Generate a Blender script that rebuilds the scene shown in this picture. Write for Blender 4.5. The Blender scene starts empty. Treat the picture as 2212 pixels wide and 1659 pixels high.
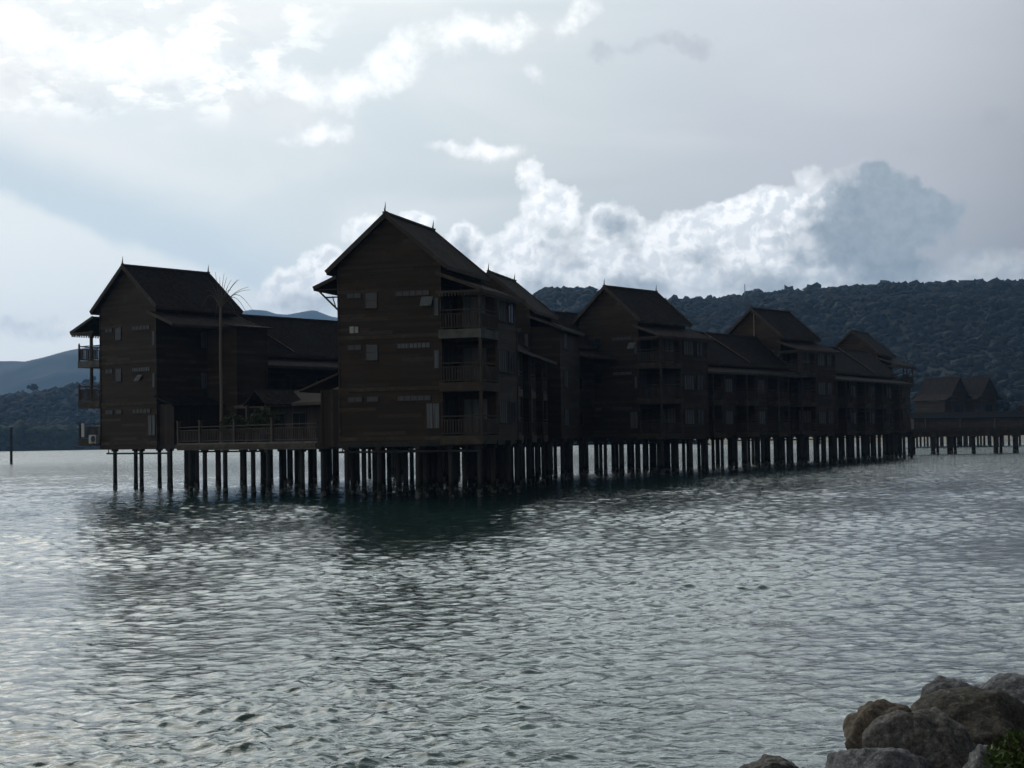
import bpy, bmesh, math, random
import numpy as np
from mathutils import Vector, Matrix, noise
R = math.radians
SC = bpy.context.scene
COL = SC.collection

# ------------------------------------------------------------------ camera
cam = bpy.data.cameras.new('camera')
camo = bpy.data.objects.new('camera', cam); COL.objects.link(camo)
cam.sensor_width = 36.0
cam.lens = 36.0 * 3400.0 / 2212.0
cam.clip_start = 0.5; cam.clip_end = 30000
_p = math.atan(115.25 / 3400.0); _r = -R(0.945)
_f = Vector((0, math.cos(_p), math.sin(_p))); _r0 = Vector((1, 0, 0)); _u0 = _r0.cross(_f)
_rt = _r0 * math.cos(_r) + _u0 * math.sin(_r); _up = -_r0 * math.sin(_r) + _u0 * math.cos(_r)
camo.matrix_world = Matrix(((_rt.x, _up.x, -_f.x, 0), (_rt.y, _up.y, -_f.y, 0), (_rt.z, _up.z, -_f.z, 3.35), (0, 0, 0, 1)))
SC.camera = camo
SC.render.engine = 'CYCLES'
SC.view_settings.view_transform = 'Standard'
SC.view_settings.look = 'None'
SC.view_settings.gamma = 1.0
SC.view_settings.exposure = 0.36
SC.render.resolution_x = 1024; SC.render.resolution_y = 768

# ------------------------------------------------------------------ node helper
class NT:
    def __init__(s, tree):
        s.t = tree; s.n = tree.nodes; s.l = tree.links
    def _in(s, sock, v):
        if v is None: return
        if hasattr(v, 'is_output') or isinstance(v, bpy.types.NodeSocket): s.l.new(v, sock)
        else: sock.default_value = v
    def m(s, op, a, b=None, c=None, clamp=False):
        n = s.n.new('ShaderNodeMath'); n.operation = op; n.use_clamp = clamp
        s._in(n.inputs[0], a); s._in(n.inputs[1], b)
        if c is not None: s._in(n.inputs[2], c)
        return n.outputs[0]
    def v(s, op, a, b=None, scale=None):
        n = s.n.new('ShaderNodeVectorMath'); n.operation = op
        s._in(n.inputs[0], a)
        if b is not None: s._in(n.inputs[1], b)
        if scale is not None: s._in(n.inputs[3], scale)
        return n.outputs['Value'] if op in ('DOT_PRODUCT', 'LENGTH', 'DISTANCE') else n.outputs['Vector']
    def comb(s, x, y, z=0.0):
        n = s.n.new('ShaderNodeCombineXYZ'); s._in(n.inputs[0], x); s._in(n.inputs[1], y); s._in(n.inputs[2], z); return n.outputs[0]
    def sep(s, a):
        n = s.n.new('ShaderNodeSeparateXYZ'); s._in(n.inputs[0], a); return n.outputs
    def noise(s, vec, scale=1.0, detail=4.0, rough=0.5, dist=0.0, color=False, dim='3D'):
        n = s.n.new('ShaderNodeTexNoise'); n.noise_dimensions = dim
        if vec is not None: s._in(n.inputs['Vector'], vec)
        n.inputs['Scale'].default_value = scale; n.inputs['Detail'].default_value = detail
        n.inputs['Roughness'].default_value = rough; n.inputs['Distortion'].default_value = dist
        return n.outputs['Color'] if color else n.outputs['Fac']
    def step(s, x, a, b, lo=0.0, hi=1.0):
        n = s.n.new('ShaderNodeMapRange'); n.interpolation_type = 'SMOOTHSTEP'
        s._in(n.inputs[0], x); n.inputs[1].default_value = a; n.inputs[2].default_value = b
        n.inputs[3].default_value = lo; n.inputs[4].default_value = hi
        return n.outputs[0]
    def lin(s, x, a, b, lo=0.0, hi=1.0):
        n = s.n.new('ShaderNodeMapRange')
        s._in(n.inputs[0], x); n.inputs[1].default_value = a; n.inputs[2].default_value = b
        n.inputs[3].default_value = lo; n.inputs[4].default_value = hi
        return n.outputs[0]
    def mix(s, f, a, b, blend='MIX'):
        n = s.n.new('ShaderNodeMix'); n.data_type = 'RGBA'; n.blend_type = blend
        s._in(n.inputs[0], f)
        for i, v in ((6, a), (7, b)):
            if isinstance(v, (tuple, list)): v = tuple(v) + (1.0,) if len(v) == 3 else tuple(v)
            s._in(n.inputs[i], v)
        return n.outputs[2]

# ------------------------------------------------------------------ sky (world)
SUN_AZ, SUN_EL = -31.0, 36.0
world = bpy.data.worlds.new('World'); SC.world = world; world.use_nodes = True
W = NT(world.node_tree)
bg = [n for n in W.n if n.type == 'BACKGROUND'][0]
sky = W.n.new('ShaderNodeTexSky'); sky.sky_type = 'NISHITA'; sky.sun_disc = False
sky.sun_elevation = R(SUN_EL); sky.sun_rotation = R(SUN_AZ); sky.air_density = 1.0; sky.dust_density = 2.0
tc = W.n.new('ShaderNodeTexCoord'); D = tc.outputs['Generated']
dx, dy, dz = W.sep(D)
az = W.m('MULTIPLY', W.m('ARCTAN2', dx, dy), 57.2958)
el = W.m('MULTIPLY', W.m('ARCSINE', dz), 57.2958)
P = W.comb(az, el, 0.0)

CUMULUS = [ (0.87,9.3,0.5,0.8,12,0.40), (1.61,8.28,1.18,1.01,-20,0.50), (0.57,6.46,1.52,1.35,0,0.60), (1.91,5.94,2.53,1.26,0,0.80), (3.7,7.7,1.0,0.9,-20,0.55), (4.3,7.4,0.7,1.0,20,0.5), (3.93,5.89,2.53,1.35,0,0.80), (5.37,6.69,1.18,1.01,0,0.70), (6.38,7.00,1.52,1.01,0,0.70), (7.72,7.29,1.85,1.10,15,0.75), (9.05,7.57,1.85,1.18,15,0.75), (10.03,6.87,2.86,1.85,0,1.00), (6.69,5.65,4.38,1.35,0,0.90), (10.33,5.71,3.88,1.18,0,0.80), (10.89,8.97,0.59,0.67,20,0.30), (11.69,8.28,1.35,1.01,20,0.85), (11.5,7.4,1.5,1.7,0,0.9), (12.2,5.9,1.5,1.01,0,0.8), (14.9,5.5,1.9,0.6,-12,0.75), (17.17,5.6,2.19,0.7,0,0.6), (15.75,4.9,5.06,0.93,0,0.65), (-5.32,7.53,0.71,0.67,0,0.50), (-3.38,7.89,0.81,0.34,5,0.45), (-1.54,6.92,0.93,0.81,-20,0.70), (-0.88,5.98,1.01,0.67,0,0.60), (-7.60,5.38,1.60,0.93,15,0.75), (-6.76,6.04,1.01,1.01,30,0.70), (-8.11,4.88,1.52,0.51,0,0.50), (-17.41,4.14,1.52,0.37,0,0.35), (-16.79,3.90,2.02,0.27,0,0.30) ]
WISPS = [(-6.87,10.99,1.26,0.44,10,0.55), (-7.70,10.82,1.01,0.20,5,0.40), (-1.15,10.35,1.94,0.42,-3,0.60), (-17.04,14.11,2.53,1.01,-20,0.55), (-14.85,13.52,2.70,0.93,-10,0.50), (-12.76,13.44,2.19,1.01,10,0.50), (-11.14,13.34,1.52,0.84,0,0.40), (-16.26,13.30,1.35,0.59,-20,0.40), (-8.01,12.76,2.02,0.67,-12,0.50), (-5.67,12.62,2.02,0.76,10,0.50), (-4.15,13.44,1.85,1.01,35,0.60), (-2.27,14.40,1.85,0.84,20,0.45), (-0.57,14.54,1.85,0.67,-5,0.55), (2.67,14.96,1.18,0.59,40,0.40), (0.90,13.10,0.51,0.24,-40,0.25) ]
DARKS = [(3.49,13.81,0.67,0.40,0,0.50), (4.85,14.01,1.01,0.25,5,0.35), (6.53,13.94,1.18,0.37,-12,0.60), (17.39,10.75,0.44,0.47,0,0.40), (14.47,9.91,0.30,0.30,0,0.30), (-15.94,14.40,1.52,0.30,-15,0.30), (-15.41,12.08,2.02,0.24,-25,0.25) ]

def warp(vec, scale, amt, detail):
    c = W.noise(W.v('MULTIPLY', vec, (1, 1, 1)), scale, detail, 0.6, color=True)
    return W.v('ADD', vec, W.v('MULTIPLY', W.v('SUBTRACT', c, (0.5, 0.5, 0.5)), (amt, amt, 0.0)))
def field(vec, blobs, k=0.15):
    acc = None
    for (cx, cy, rx, ry, rot, w) in blobs:
        d = W.v('SUBTRACT', vec, (cx, cy, 0.0)); c, s_ = math.cos(R(rot)), math.sin(R(rot))
        a = W.v('DOT_PRODUCT', d, (c / rx / 1.1, s_ / rx / 1.1, 0)); b = W.v('DOT_PRODUCT', d, (-s_ / ry / 1.1, c / ry / 1.1, 0))
        q = W.m('MULTIPLY_ADD', a, a, W.m('MULTIPLY', b, b))
        g = W.m('MULTIPLY_ADD', q, -w, w); g = W.m('MAXIMUM', g, -0.6)
        acc = g if acc is None else W.m('SMOOTH_MAX', acc, g, k)
    return acc
# base veil of high haze cloud: bright towards the sun, lilac grey away from it
sunv = Vector((math.sin(R(SUN_AZ)) * math.cos(R(SUN_EL)), math.cos(R(SUN_AZ)) * math.cos(R(SUN_EL)), math.sin(R(SUN_EL))))
cs = W.v('DOT_PRODUCT', D, tuple(sunv))
near = W.step(cs, 0.84, 0.97)
mid = W.step(cs, 0.45, 0.93)
veil = W.mix(mid, (0.074, 0.065, 0.063), (0.755, 0.82, 0.832))
veil = W.mix(W.m('MULTIPLY', near, 0.8), veil, (1.0, 0.98, 0.94))
lil = W.step(az, 0.0, 15.0)
veil = W.mix(W.m('MULTIPLY', W.m('MULTIPLY', lil, 0.85), mid), veil, (0.685, 0.695, 0.775))
stre = W.noise(W.v('MULTIPLY', P, (0.09, 0.26, 1.0)), 1.0, 4.0, 0.5, 0.6)
veil = W.mix(W.m('MULTIPLY', W.step(stre, 0.40, 0.72, 0.0, 0.5), W.m('MULTIPLY', mid, W.step(az, 14.0, -4.0, 0.3, 1.0))), veil, (0.92, 0.905, 0.875))
# blue-grey gap between two veils, low on the left
wv = warp(P, 0.35, 1.3, 3.0)
gd = W.m('MULTIPLY_ADD', W.sep(wv)[0], -0.36, W.m('MULTIPLY', W.sep(wv)[1], 1.0))   # el + slope*az
gd = W.m('ADD', W.sep(wv)[1], W.m('MULTIPLY_ADD', W.sep(wv)[0], 0.36, -2.75))       # 0 on the band's axis
gap = W.m('MULTIPLY', W.step(gd, -0.75, -0.25), W.step(gd, 2.4, 0.2))
gap = W.m('MULTIPLY', gap, W.step(W.sep(P)[0], -5.0, -11.0))
veil = W.mix(W.m('MULTIPLY', gap, 0.62), veil, (0.50, 0.60, 0.67))
low = W.m('MULTIPLY', W.step(gd, -0.3, -0.9), W.step(W.sep(P)[0], -7.0, -11.0))
veil = W.mix(W.m('MULTIPLY', low, 0.4), veil, (0.86, 0.86, 0.835))
veil = W.mix(W.m('MULTIPLY', W.m('MULTIPLY', W.step(el, 15.4, 17.5), 0.8), W.step(dy, 0.35, 0.8)), veil, (2.1, 2.3, 2.28))  # added brightness in the unseen sky above the frame, to brighten the water's reflections
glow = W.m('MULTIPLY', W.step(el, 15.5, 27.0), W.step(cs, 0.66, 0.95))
veil = W.mix(glow, veil, (2.2, 2.4, 2.4))  # extra sun-side boost above the frame, likewise added for the water
# clouds of the upper right hemisphere seen only in the water: broken grey fleece above the frame
nis = W.v('MULTIPLY', sky.outputs[0], (0.1, 0.1, 0.1))
fle = W.noise(W.v('MULTIPLY', D, (2.2, 2.2, 4.0)), 1.0, 5.0, 0.55)
hi = W.step(el, 16.0, 24.0)
cover = W.m('MAXIMUM', W.m('SUBTRACT', 1.0, hi), W.step(fle, 0.38, 0.55, 0.45, 0.95))
base = W.mix(cover, nis, veil)
base = W.v('SCALE', base, None, W.m('MULTIPLY', W.m('MULTIPLY', W.step(el, 19.0, 31.0, 1.0, 0.42), W.step(el, 30.0, 50.0, 1.0, 0.42)), W.step(el, 11.0, 3.0, 1.0, 1.28)))  # unseen high sky dimmed so steep wave faces reflect darker; lowest sky raised
# broken bright fleece high on the left
fl = W.noise(warp(W.v('MULTIPLY', P, (0.55, 1.0, 1.0)), 0.8, 0.8, 4.0), 0.9, 7.0, 0.6)
fm = W.m('MULTIPLY', W.step(az, -4.0, -11.0), W.m('MULTIPLY', W.step(el, 10.8, 12.6), W.step(el, 19.0, 16.0)))
base = W.mix(W.m('MULTIPLY', W.m('MULTIPLY', W.step(fl, 0.46, 0.34), fm), 0.4), base, (0.70, 0.72, 0.76))
base = W.mix(W.m('MULTIPLY', W.m('MULTIPLY', W.step(fl, 0.48, 0.64), fm), 0.75), base, (1.25, 1.24, 1.22))
# wisps
fb = W.noise(P, 0.9, 7.0, 0.62)
wf = field(warp(P, 0.7, 1.3, 5.0), WISPS)
wd = W.m('MULTIPLY_ADD', W.m('SUBTRACT', fb, 0.5), 1.5, wf)
wa = W.step(wd, 0.0, 0.95)
base = W.mix(W.m('MULTIPLY', wa, 0.85), base, (1.25, 1.24, 1.22))
dkf = field(warp(P, 1.1, 1.5, 6.0), DARKS)
dka = W.step(W.m('MULTIPLY_ADD', W.m('SUBTRACT', fb, 0.5), 1.2, dkf), 0.0, 0.8)
base = W.mix(W.m('MULTIPLY', dka, 0.40), base, (0.34, 0.36, 0.41))
# cumulus: white sunlit heaps in front of blue-grey shaded masses
GREYS = [(12.9,7.3,2.4,1.7,0,1.3),(13.2,8.7,1.1,0.9,10,1.0),(14.7,7.9,1.6,0.85,-25,1.1),(11.2,6.6,1.3,1.1,0,0.55),(14.9,6.9,0.9,0.7,0,0.7),(13.3,6.1,1.8,1.0,0,1.1),(12.9,9.2,0.7,0.5,0,0.5),(4.05,7.5,0.8,0.5,-35,0.6),(4.4,6.8,0.5,0.6,0,0.5),(2.0,6.6,0.8,0.5,0,0.35),(-1.55,6.85,0.5,0.45,0,0.7),(4.3,5.3,1.6,0.6,0,0.6),(9.5,5.35,2.4,0.6,0,0.55),(1.2,5.3,0.8,0.7,0,0.5),(7.0,6.3,0.8,0.35,0,0.35),(-7.3,5.0,0.9,0.3,0,0.4)]
pc = warp(P, 0.75, 0.7, 4.0)
pc = warp(pc, 2.2, 0.16, 2.0)
cf = field(pc, CUMULUS)
n1 = W.noise(P, 1.0, 6.0, 0.50, 0.2)
n2 = W.noise(W.v('ADD', P, (7.3, 2.1, 0.0)), 2.6, 5.0, 0.52, 0.3)
cd = W.m('ADD', cf, W.m('ADD', W.m('MULTIPLY', W.m('SUBTRACT', n1, 0.5), 1.1), W.m('MULTIPLY', W.m('SUBTRACT', n2, 0.5), 0.45)))
soft = W.step(az, 8.5, 13.0, 0.30, 0.85)
ca = W.m('DIVIDE', W.m('SUBTRACT', cd, 0.03), soft, clamp=True)
ca = W.m('SMOOTH_MIN', ca, 1.0, 0.15)
def hgt(vec):
    return W.m('ADD', W.m('MULTIPLY', W.noise(vec, 0.85, 6.0, 0.52, 0.25), 1.0), W.m('MULTIPLY', W.noise(vec, 2.3, 4.0, 0.5, 0.2), 0.45))
rel = W.m('SUBTRACT', hgt(pc), hgt(W.v('ADD', pc, (-0.16, 0.20, 0.0))))
relief = W.step(rel, -0.10, 0.12)
shade = W.m('MULTIPLY', W.m('SUBTRACT', 1.0, relief), W.step(cd, 0.05, 0.55))
ccol = W.mix(W.m('MULTIPLY', shade, W.step(az, 5.0, 12.0, 0.62, 0.75)), (1.16, 1.16, 1.15), (0.62, 0.68, 0.73))
lowc = W.step(W.m('ADD', el, W.m('MULTIPLY', n1, 1.6)), 7.3, 5.2)
ccol = W.mix(W.m('MULTIPLY', lowc, 0.6), ccol, (0.70, 0.755, 0.80))
gf = W.m('MULTIPLY_ADD', W.m('SUBTRACT', n1, 0.5), 1.7, field(warp(P, 0.8, 1.7, 6.0), GREYS))
gm = W.step(W.m('ADD', gf, W.step(az, 11.0, 14.5, 0.0, 0.8)), -0.5, 1.15)
gtone = W.mix(W.step(n2, 0.3, 0.7), (0.22, 0.275, 0.32), (0.285, 0.34, 0.385))
ccol = W.mix(W.m('MULTIPLY', gm, 0.92), ccol, gtone)
ca = W.m('MAXIMUM', ca, W.m('MULTIPLY', W.step(gf, -0.1, 0.6), W.step(az, 9.0, 12.0)))
base = W.mix(W.m('MULTIPLY', ca, W.step(el, 2.0, 4.0, 0.35, 0.95)), base, ccol)
# behind the camera and below the horizon the sky is darker
fin = W.v('MULTIPLY', base, (10.0, 10.0, 10.0))
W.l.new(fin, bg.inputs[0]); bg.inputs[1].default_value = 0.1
world.cycles.sampling_method = 'MANUAL'; world.cycles.sample_map_resolution = 512

# ------------------------------------------------------------------ sun, veiled by cloud
sl = bpy.data.lights.new('sun', 'SUN'); sl.energy = 0.6; sl.angle = R(40); sl.color = (1.0, 0.95, 0.88)
so = bpy.data.objects.new('sun', sl); COL.objects.link(so)
so.rotation_euler = (-sunv).to_track_quat('-Z', 'Y').to_euler()
so.location = (0, 0, 60)
# ------------------------------------------------------------------ naming and linking
def tag(o, label=None, cat=None, group=None, kind=None):
    if label: o['label'] = label
    if cat: o['category'] = cat
    if group: o['group'] = group
    if kind: o['kind'] = kind
    return o
def mat(name, col, rough=0.8, spec=0.3, bump=None, var=None, metal=0.0):
    """principled material; var=(scale, colour2, amount) mottles it, bump=(scale, strength, stretch)"""
    m = bpy.data.materials.new(name); m.use_nodes = True
    t = NT(m.node_tree); b = m.node_tree.nodes['Principled BSDF']
    b.inputs['Roughness'].default_value = rough; b.inputs['Specular IOR Level'].default_value = spec
    b.inputs['Metallic'].default_value = metal
    b.inputs['Base Color'].default_value = tuple(col) + (1,)
    tcn = t.n.new('ShaderNodeTexCoord').outputs['Object']
    if var:
        for sc, c2, lo, hi, st in (var if isinstance(var, list) else [var]):
            f = t.step(t.noise(t.v('MULTIPLY', tcn, st), sc, 6.0, 0.6), lo, hi)
            src = b.inputs['Base Color'].links[0].from_socket if b.inputs['Base Color'].links else tuple(col)
            t.l.new(t.mix(f, src, c2), b.inputs['Base Color'])
    if bump:
        bn = t.n.new('ShaderNodeBump'); bn.inputs['Strength'].default_value = bump[1]; bn.inputs['Distance'].default_value = bump[3] if len(bump) > 3 else 0.05
        t.l.new(t.noise(t.v('MULTIPLY', tcn, bump[2]), bump[0], 6.0, 0.6), bn.inputs['Height'])
        t.l.new(bn.outputs[0], b.inputs['Normal'])
    return m
class MB:
    def __init__(s): s.v = []; s.f = []
    def quad(s, a, b, c, d):
        i = len(s.v); s.v += [tuple(a), tuple(b), tuple(c), tuple(d)]; s.f.append((i, i+1, i+2, i+3)); return s
    def tri(s, a, b, c):
        i = len(s.v); s.v += [tuple(a), tuple(b), tuple(c)]; s.f.append((i, i+1, i+2)); return s
    def box(s, x0, x1, y0, y1, z0, z1):
        i = len(s.v)
        s.v += [(x0,y0,z0),(x1,y0,z0),(x1,y1,z0),(x0,y1,z0),(x0,y0,z1),(x1,y0,z1),(x1,y1,z1),(x0,y1,z1)]
        for q in ((0,3,2,1),(4,5,6,7),(0,1,5,4),(1,2,6,5),(2,3,7,6),(3,0,4,7)): s.f.append(tuple(i+k for k in q))
        return s
    def bar(s, p, q, w, h=None, up=(0,0,1)):
        h = h or w; p = Vector(p); q = Vector(q); d = (q-p).normalized(); up = Vector(up)
        if abs(d.dot(up)) > 0.98: up = Vector((0,1,0))
        r = d.cross(up).normalized(); u = r.cross(d).normalized(); i = len(s.v)
        for e in (p, q):
            for a, b in ((-1,-1),(1,-1),(1,1),(-1,1)): s.v.append(tuple(e + r*(a*w/2) + u*(b*h/2)))
        for f in ((0,1,2,3),(7,6,5,4),(0,4,5,1),(1,5,6,2),(2,6,7,3),(3,7,4,0)): s.f.append(tuple(i+k for k in f))
        return s
    def tube(s, pts, rad, n=8, cap=True):
        pts = [Vector(p) for p in pts]; rads = rad if isinstance(rad, (list, tuple)) else [rad]*len(pts); i0 = len(s.v)
        for k, p in enumerate(pts):
            d = (pts[min(k+1, len(pts)-1)] - pts[max(k-1, 0)]).normalized()
            up = Vector((0,0,1)) if abs(d.z) < 0.9 else Vector((0,1,0))
            r = d.cross(up).normalized(); u = r.cross(d)
            for j in range(n):
                a = 2*math.pi*j/n; s.v.append(tuple(p + (r*math.cos(a) + u*math.sin(a))*rads[k]))
        for k in range(len(pts)-1):
            for j in range(n):
                a = i0+k*n+j; b = i0+k*n+(j+1) % n; s.f.append((a, b, b+n, a+n))
        if cap:
            s.f.append(tuple(i0+j for j in range(n))[::-1]); e = i0+(len(pts)-1)*n; s.f.append(tuple(e+j for j in range(n)))
        return s
    def slab(s, pts, t):
        """thick sheet: polygon pts (any orientation) extruded down by t"""
        n = len(pts); i = len(s.v); s.v += [tuple(p) for p in pts] + [(p[0], p[1], p[2]-t) for p in pts]
        s.f.append(tuple(range(i, i+n))); s.f.append(tuple(range(i+2*n-1, i+n-1, -1)))
        for k in range(n): s.f.append((i+k, i+n+k, i+n+(k+1) % n, i+(k+1) % n))
        return s
    def build(s, name, m, parent=None, smooth=False):
        me = bpy.data.meshes.new(name); me.from_pydata(s.v, [], s.f); me.validate(); me.update()
        if smooth: me.shade_smooth()
        o = bpy.data.objects.new(name, me); COL.objects.link(o)
        me.materials.append(m)
        if parent is not None: o.parent = parent
        return o
def empty(name, loc, rz=0.0):
    o = bpy.data.objects.new(name, None); COL.objects.link(o); o.location = loc; o.rotation_euler = (0, 0, rz); o.empty_display_size = 0.5
    return o
def npmesh(name, verts, faces, m, smooth=True, parent=None):
    me = bpy.data.meshes.new(name); nv = len(verts); nf = len(faces); k = faces.shape[1]
    me.vertices.add(nv); me.vertices.foreach_set('co', verts.astype(np.float32).ravel())
    me.loops.add(nf*k); me.loops.foreach_set('vertex_index', faces.astype(np.int32).ravel())
    me.polygons.add(nf); me.polygons.foreach_set('loop_start', np.arange(0, nf*k, k, dtype=np.int32))
    me.polygons.foreach_set('loop_total', np.full(nf, k, dtype=np.int32))
    me.update(); me.validate()
    if smooth: me.shade_smooth()
    o = bpy.data.objects.new(name, me); COL.objects.link(o); me.materials.append(m)
    if parent is not None: o.parent = parent
    return o

# ------------------------------------------------------------------ water
def water_mat():
    m = bpy.data.materials.new('sea_water'); m.use_nodes = True; t = NT(m.node_tree); b = m.node_tree.nodes['Principled BSDF']
    b.inputs['Base Color'].default_value = (0.015, 0.046, 0.040, 1); b.inputs['Roughness'].default_value = 0.035
    b.inputs['IOR'].default_value = 1.38; b.inputs['Specular Tint'].default_value = (0.80, 1.0, 0.95, 1); b.inputs['Specular IOR Level'].default_value = 0.5
    g = t.n.new('ShaderNodeNewGeometry').outputs['Position']
    rr = t.v('LENGTH', g)
    h1 = t.noise(t.v('MULTIPLY', g, (1.0, 1.6, 1.0)), 3.2, 4.0, 0.6, 0.4)
    h2 = t.noise(t.v('MULTIPLY', g, (1.3, 1.3, 1.0)), 1.1, 3.0, 0.55, 0.3)
    h = t.m('ADD', t.m('MULTIPLY', h1, 0.02), t.m('MULTIPLY', t.m('MULTIPLY', h2, 0.55), t.step(rr, 60.0, 260.0)))
    bn = t.n.new('ShaderNodeBump'); bn.inputs['Strength'].default_value = 1.0; bn.inputs['Distance'].default_value = 1.0
    t.l.new(t.step(rr, 90.0, 500.0, 0.035, 0.30), b.inputs['Roughness']); t.l.new(h, bn.inputs['Height']); t.l.new(bn.outputs[0], b.inputs['Normal'])
    return m
def make_water():
    rng = np.random.RandomState(4)
    rs = [11.0]
    while rs[-1] < 6000:
        r = rs[-1]; rs.append(r + (r*0.0021 if r < 230 else r*min(0.03, 0.0021 + (r-230)*0.00003)))
    rs = np.array(rs); nc = 960
    c = np.linspace(-1, 1, nc)
    half = np.minimum(rs*0.42, 2400.0)
    X = c[None, :]*half[:, None]; Y = np.repeat(rs[:, None], nc, 1)
    dr = np.gradient(rs)[:, None]
    Z = np.zeros_like(X); DX = np.zeros_like(X); DY = np.zeros_like(X)
    gust = 0.78 + 0.30*np.sin(X*0.21+Y*0.083+1.0)*np.sin(Y*0.13-X*0.05) + 0.16*np.sin(X*0.61-Y*0.27+2.0)
    N = 120
    for i in range(N):
        lam = 0.11*(1.9/0.11)**((i+rng.rand())/N)
        th = R(-70) + rng.randn()*R(72)          # travel direction, mostly towards the viewer
        kx, ky = math.cos(th), math.sin(th); k = 2*math.pi/lam
        slope = 0.0265*(0.75 + 0.5*rng.rand()) * (0.5 if lam > 0.9 else 1.0)
        fade = np.clip((lam/dr - 2.2)/2.0, 0, 1)
        a = slope/k; ph = k*(kx*X + ky*Y) + rng.rand()*6.283
        s, co = np.sin(ph), np.cos(ph)
        w = fade*gust*a
        Z += w*co; DX -= w*kx*s*0.9; DY -= w*ky*s*0.9
    V = np.stack([X+DX, Y+DY, Z], -1)
    # flat margins reaching past the frame on both sides, joined to the same sheet
    side = 6; S = np.zeros((len(rs), side, 3)); S2 = np.zeros((len(rs), side, 3))
    for j in range(side):
        f = (j+1)/side
        S[:, side-1-j, 0] = -(half + (3200-half)*f**2); S2[:, j, 0] = half + (3200-half)*f**2
    S[:, :, 1] = rs[:, None]; S2[:, :, 1] = rs[:, None]
    V = np.concatenate([S, V, S2], 1)
    back = V[0:1].copy(); back[:, :, 1] = -250; back[:, :, 2] = 0
    V = np.concatenate([back, V], 0)
    nr, ncc = V.shape[:2]; idx = np.arange(nr*ncc).reshape(nr, ncc)
    F = np.stack([idx[:-1, :-1], idx[:-1, 1:], idx[1:, 1:], idx[1:, :-1]], -1).reshape(-1, 4)
    o = npmesh('water', V.reshape(-1, 3), F, water_mat())
    tag(o, kind='structure')
make_water()
# ------------------------------------------------------------------ hills, shore, forest
def foliage_mat(name, c1, c2, sc, b=0.6):
    m = bpy.data.materials.new(name); m.use_nodes = True; t = NT(m.node_tree); p = m.node_tree.nodes['Principled BSDF']
    p.inputs['Roughness'].default_value = 0.85; p.inputs['Specular IOR Level'].default_value = 0.15
    g = t.n.new('ShaderNodeNewGeometry').outputs['Position']
    f = t.step(t.noise(g, sc, 5.0, 0.65), 0.35, 0.68)
    f2 = t.step(t.noise(g, sc*0.12, 3.0, 0.6), 0.35, 0.7)
    t.l.new(t.mix(t.m('MULTIPLY', f2, 0.5), t.mix(f, c1, c2), tuple(x*0.6 for x in c1)), p.inputs['Base Color'])
    bn = t.n.new('ShaderNodeBump'); bn.inputs['Strength'].default_value = 1.0; bn.inputs['Distance'].default_value = b
    t.l.new(t.noise(g, sc*2.0, 4.0, 0.7), bn.inputs['Height']); t.l.new(bn.outputs[0], p.inputs['Normal'])
    return m
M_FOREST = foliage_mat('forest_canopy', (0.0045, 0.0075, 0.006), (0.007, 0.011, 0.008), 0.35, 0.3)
M_MANG = foliage_mat('mangrove_leaves', (0.030, 0.048, 0.014), (0.06, 0.08, 0.026), 0.5)
M_SOIL = mat('hill_soil', (0.012, 0.019, 0.013), 0.95)
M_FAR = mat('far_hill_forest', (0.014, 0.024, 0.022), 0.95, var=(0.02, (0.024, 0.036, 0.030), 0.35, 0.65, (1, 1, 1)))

def prof(pts, x):
    return np.interp(x, [p[0] for p in pts], [p[1] for p in pts])
def hill_grid(name, pts, y0, y1, ridge_y, nx, ny, m, rough=4.0, x0=None, x1=None, back=0.6, foot=-3.0, seed=0, left=None):
    """terrain whose crest follows pts=(x, height) at ridge_y and falls to the shore at y0 and behind to y1"""
    x0 = pts[0][0] if x0 is None else x0; x1 = pts[-1][0] if x1 is None else x1
    xs = np.linspace(x0, x1, nx); ys = np.linspace(y0, y1, ny); V = np.zeros((ny, nx, 3))
    for j, y in enumerate(ys):
        if y <= ridge_y:
            t = (y-y0)/(ridge_y-y0); s = math.sin(t*math.pi/2)**1.15
        else:
            t = (y-ridge_y)/(y1-ridge_y); s = math.cos(t*math.pi/2)**1.0
        for i, x in enumerate(xs):
            h = prof(pts, x)
            if left is not None:
                k_ = min(1.0, max(0.0, (x/y-left[0])/(left[1]-left[0]))); k_ = k_*k_*(3-2*k_); h = foot + (h-foot)*k_
            else: k_ = 1.0
            w = min(1.0, 4*s*(1.02-s)+0.0)
            n = noise.fractal(Vector((x*0.006, y*0.006, seed)), 1.0, 2.0, 5)
            V[j, i] = (x, y, foot + (h-foot)*s + n*rough*6*w*min(1.0, s*2)*k_)
    idx = np.arange(nx*ny).reshape(ny, nx)
    F = np.stack([idx[:-1, :-1], idx[:-1, 1:], idx[1:, 1:], idx[1:, :-1]], -1).reshape(-1, 4)
    o = npmesh(name, V.reshape(-1, 3), F, m); tag(o, kind='structure')
    return V, xs, ys
def zat(V, xs, ys, x, y):
    i = np.clip(np.searchsorted(xs, x)-1, 0, len(xs)-2); j = np.clip(np.searchsorted(ys, y)-1, 0, len(ys)-2)
    fx = np.clip((x-xs[i])/(xs[i+1]-xs[i]), 0, 1); fy = np.clip((y-ys[j])/(ys[j+1]-ys[j]), 0, 1)
    Z = V[:, :, 2]
    return (Z[j, i]*(1-fx)+Z[j, i+1]*fx)*(1-fy) + (Z[j+1, i]*(1-fx)+Z[j+1, i+1]*fx)*fy
def ico(sub):
    bm = bmesh.new(); bmesh.ops.create_icosphere(bm, subdivisions=sub, radius=1.0)
    v = np.array([p.co[:] for p in bm.verts]); f = np.array([[q.index for q in t.verts] for t in bm.faces]); bm.free(); return v, f
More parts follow.
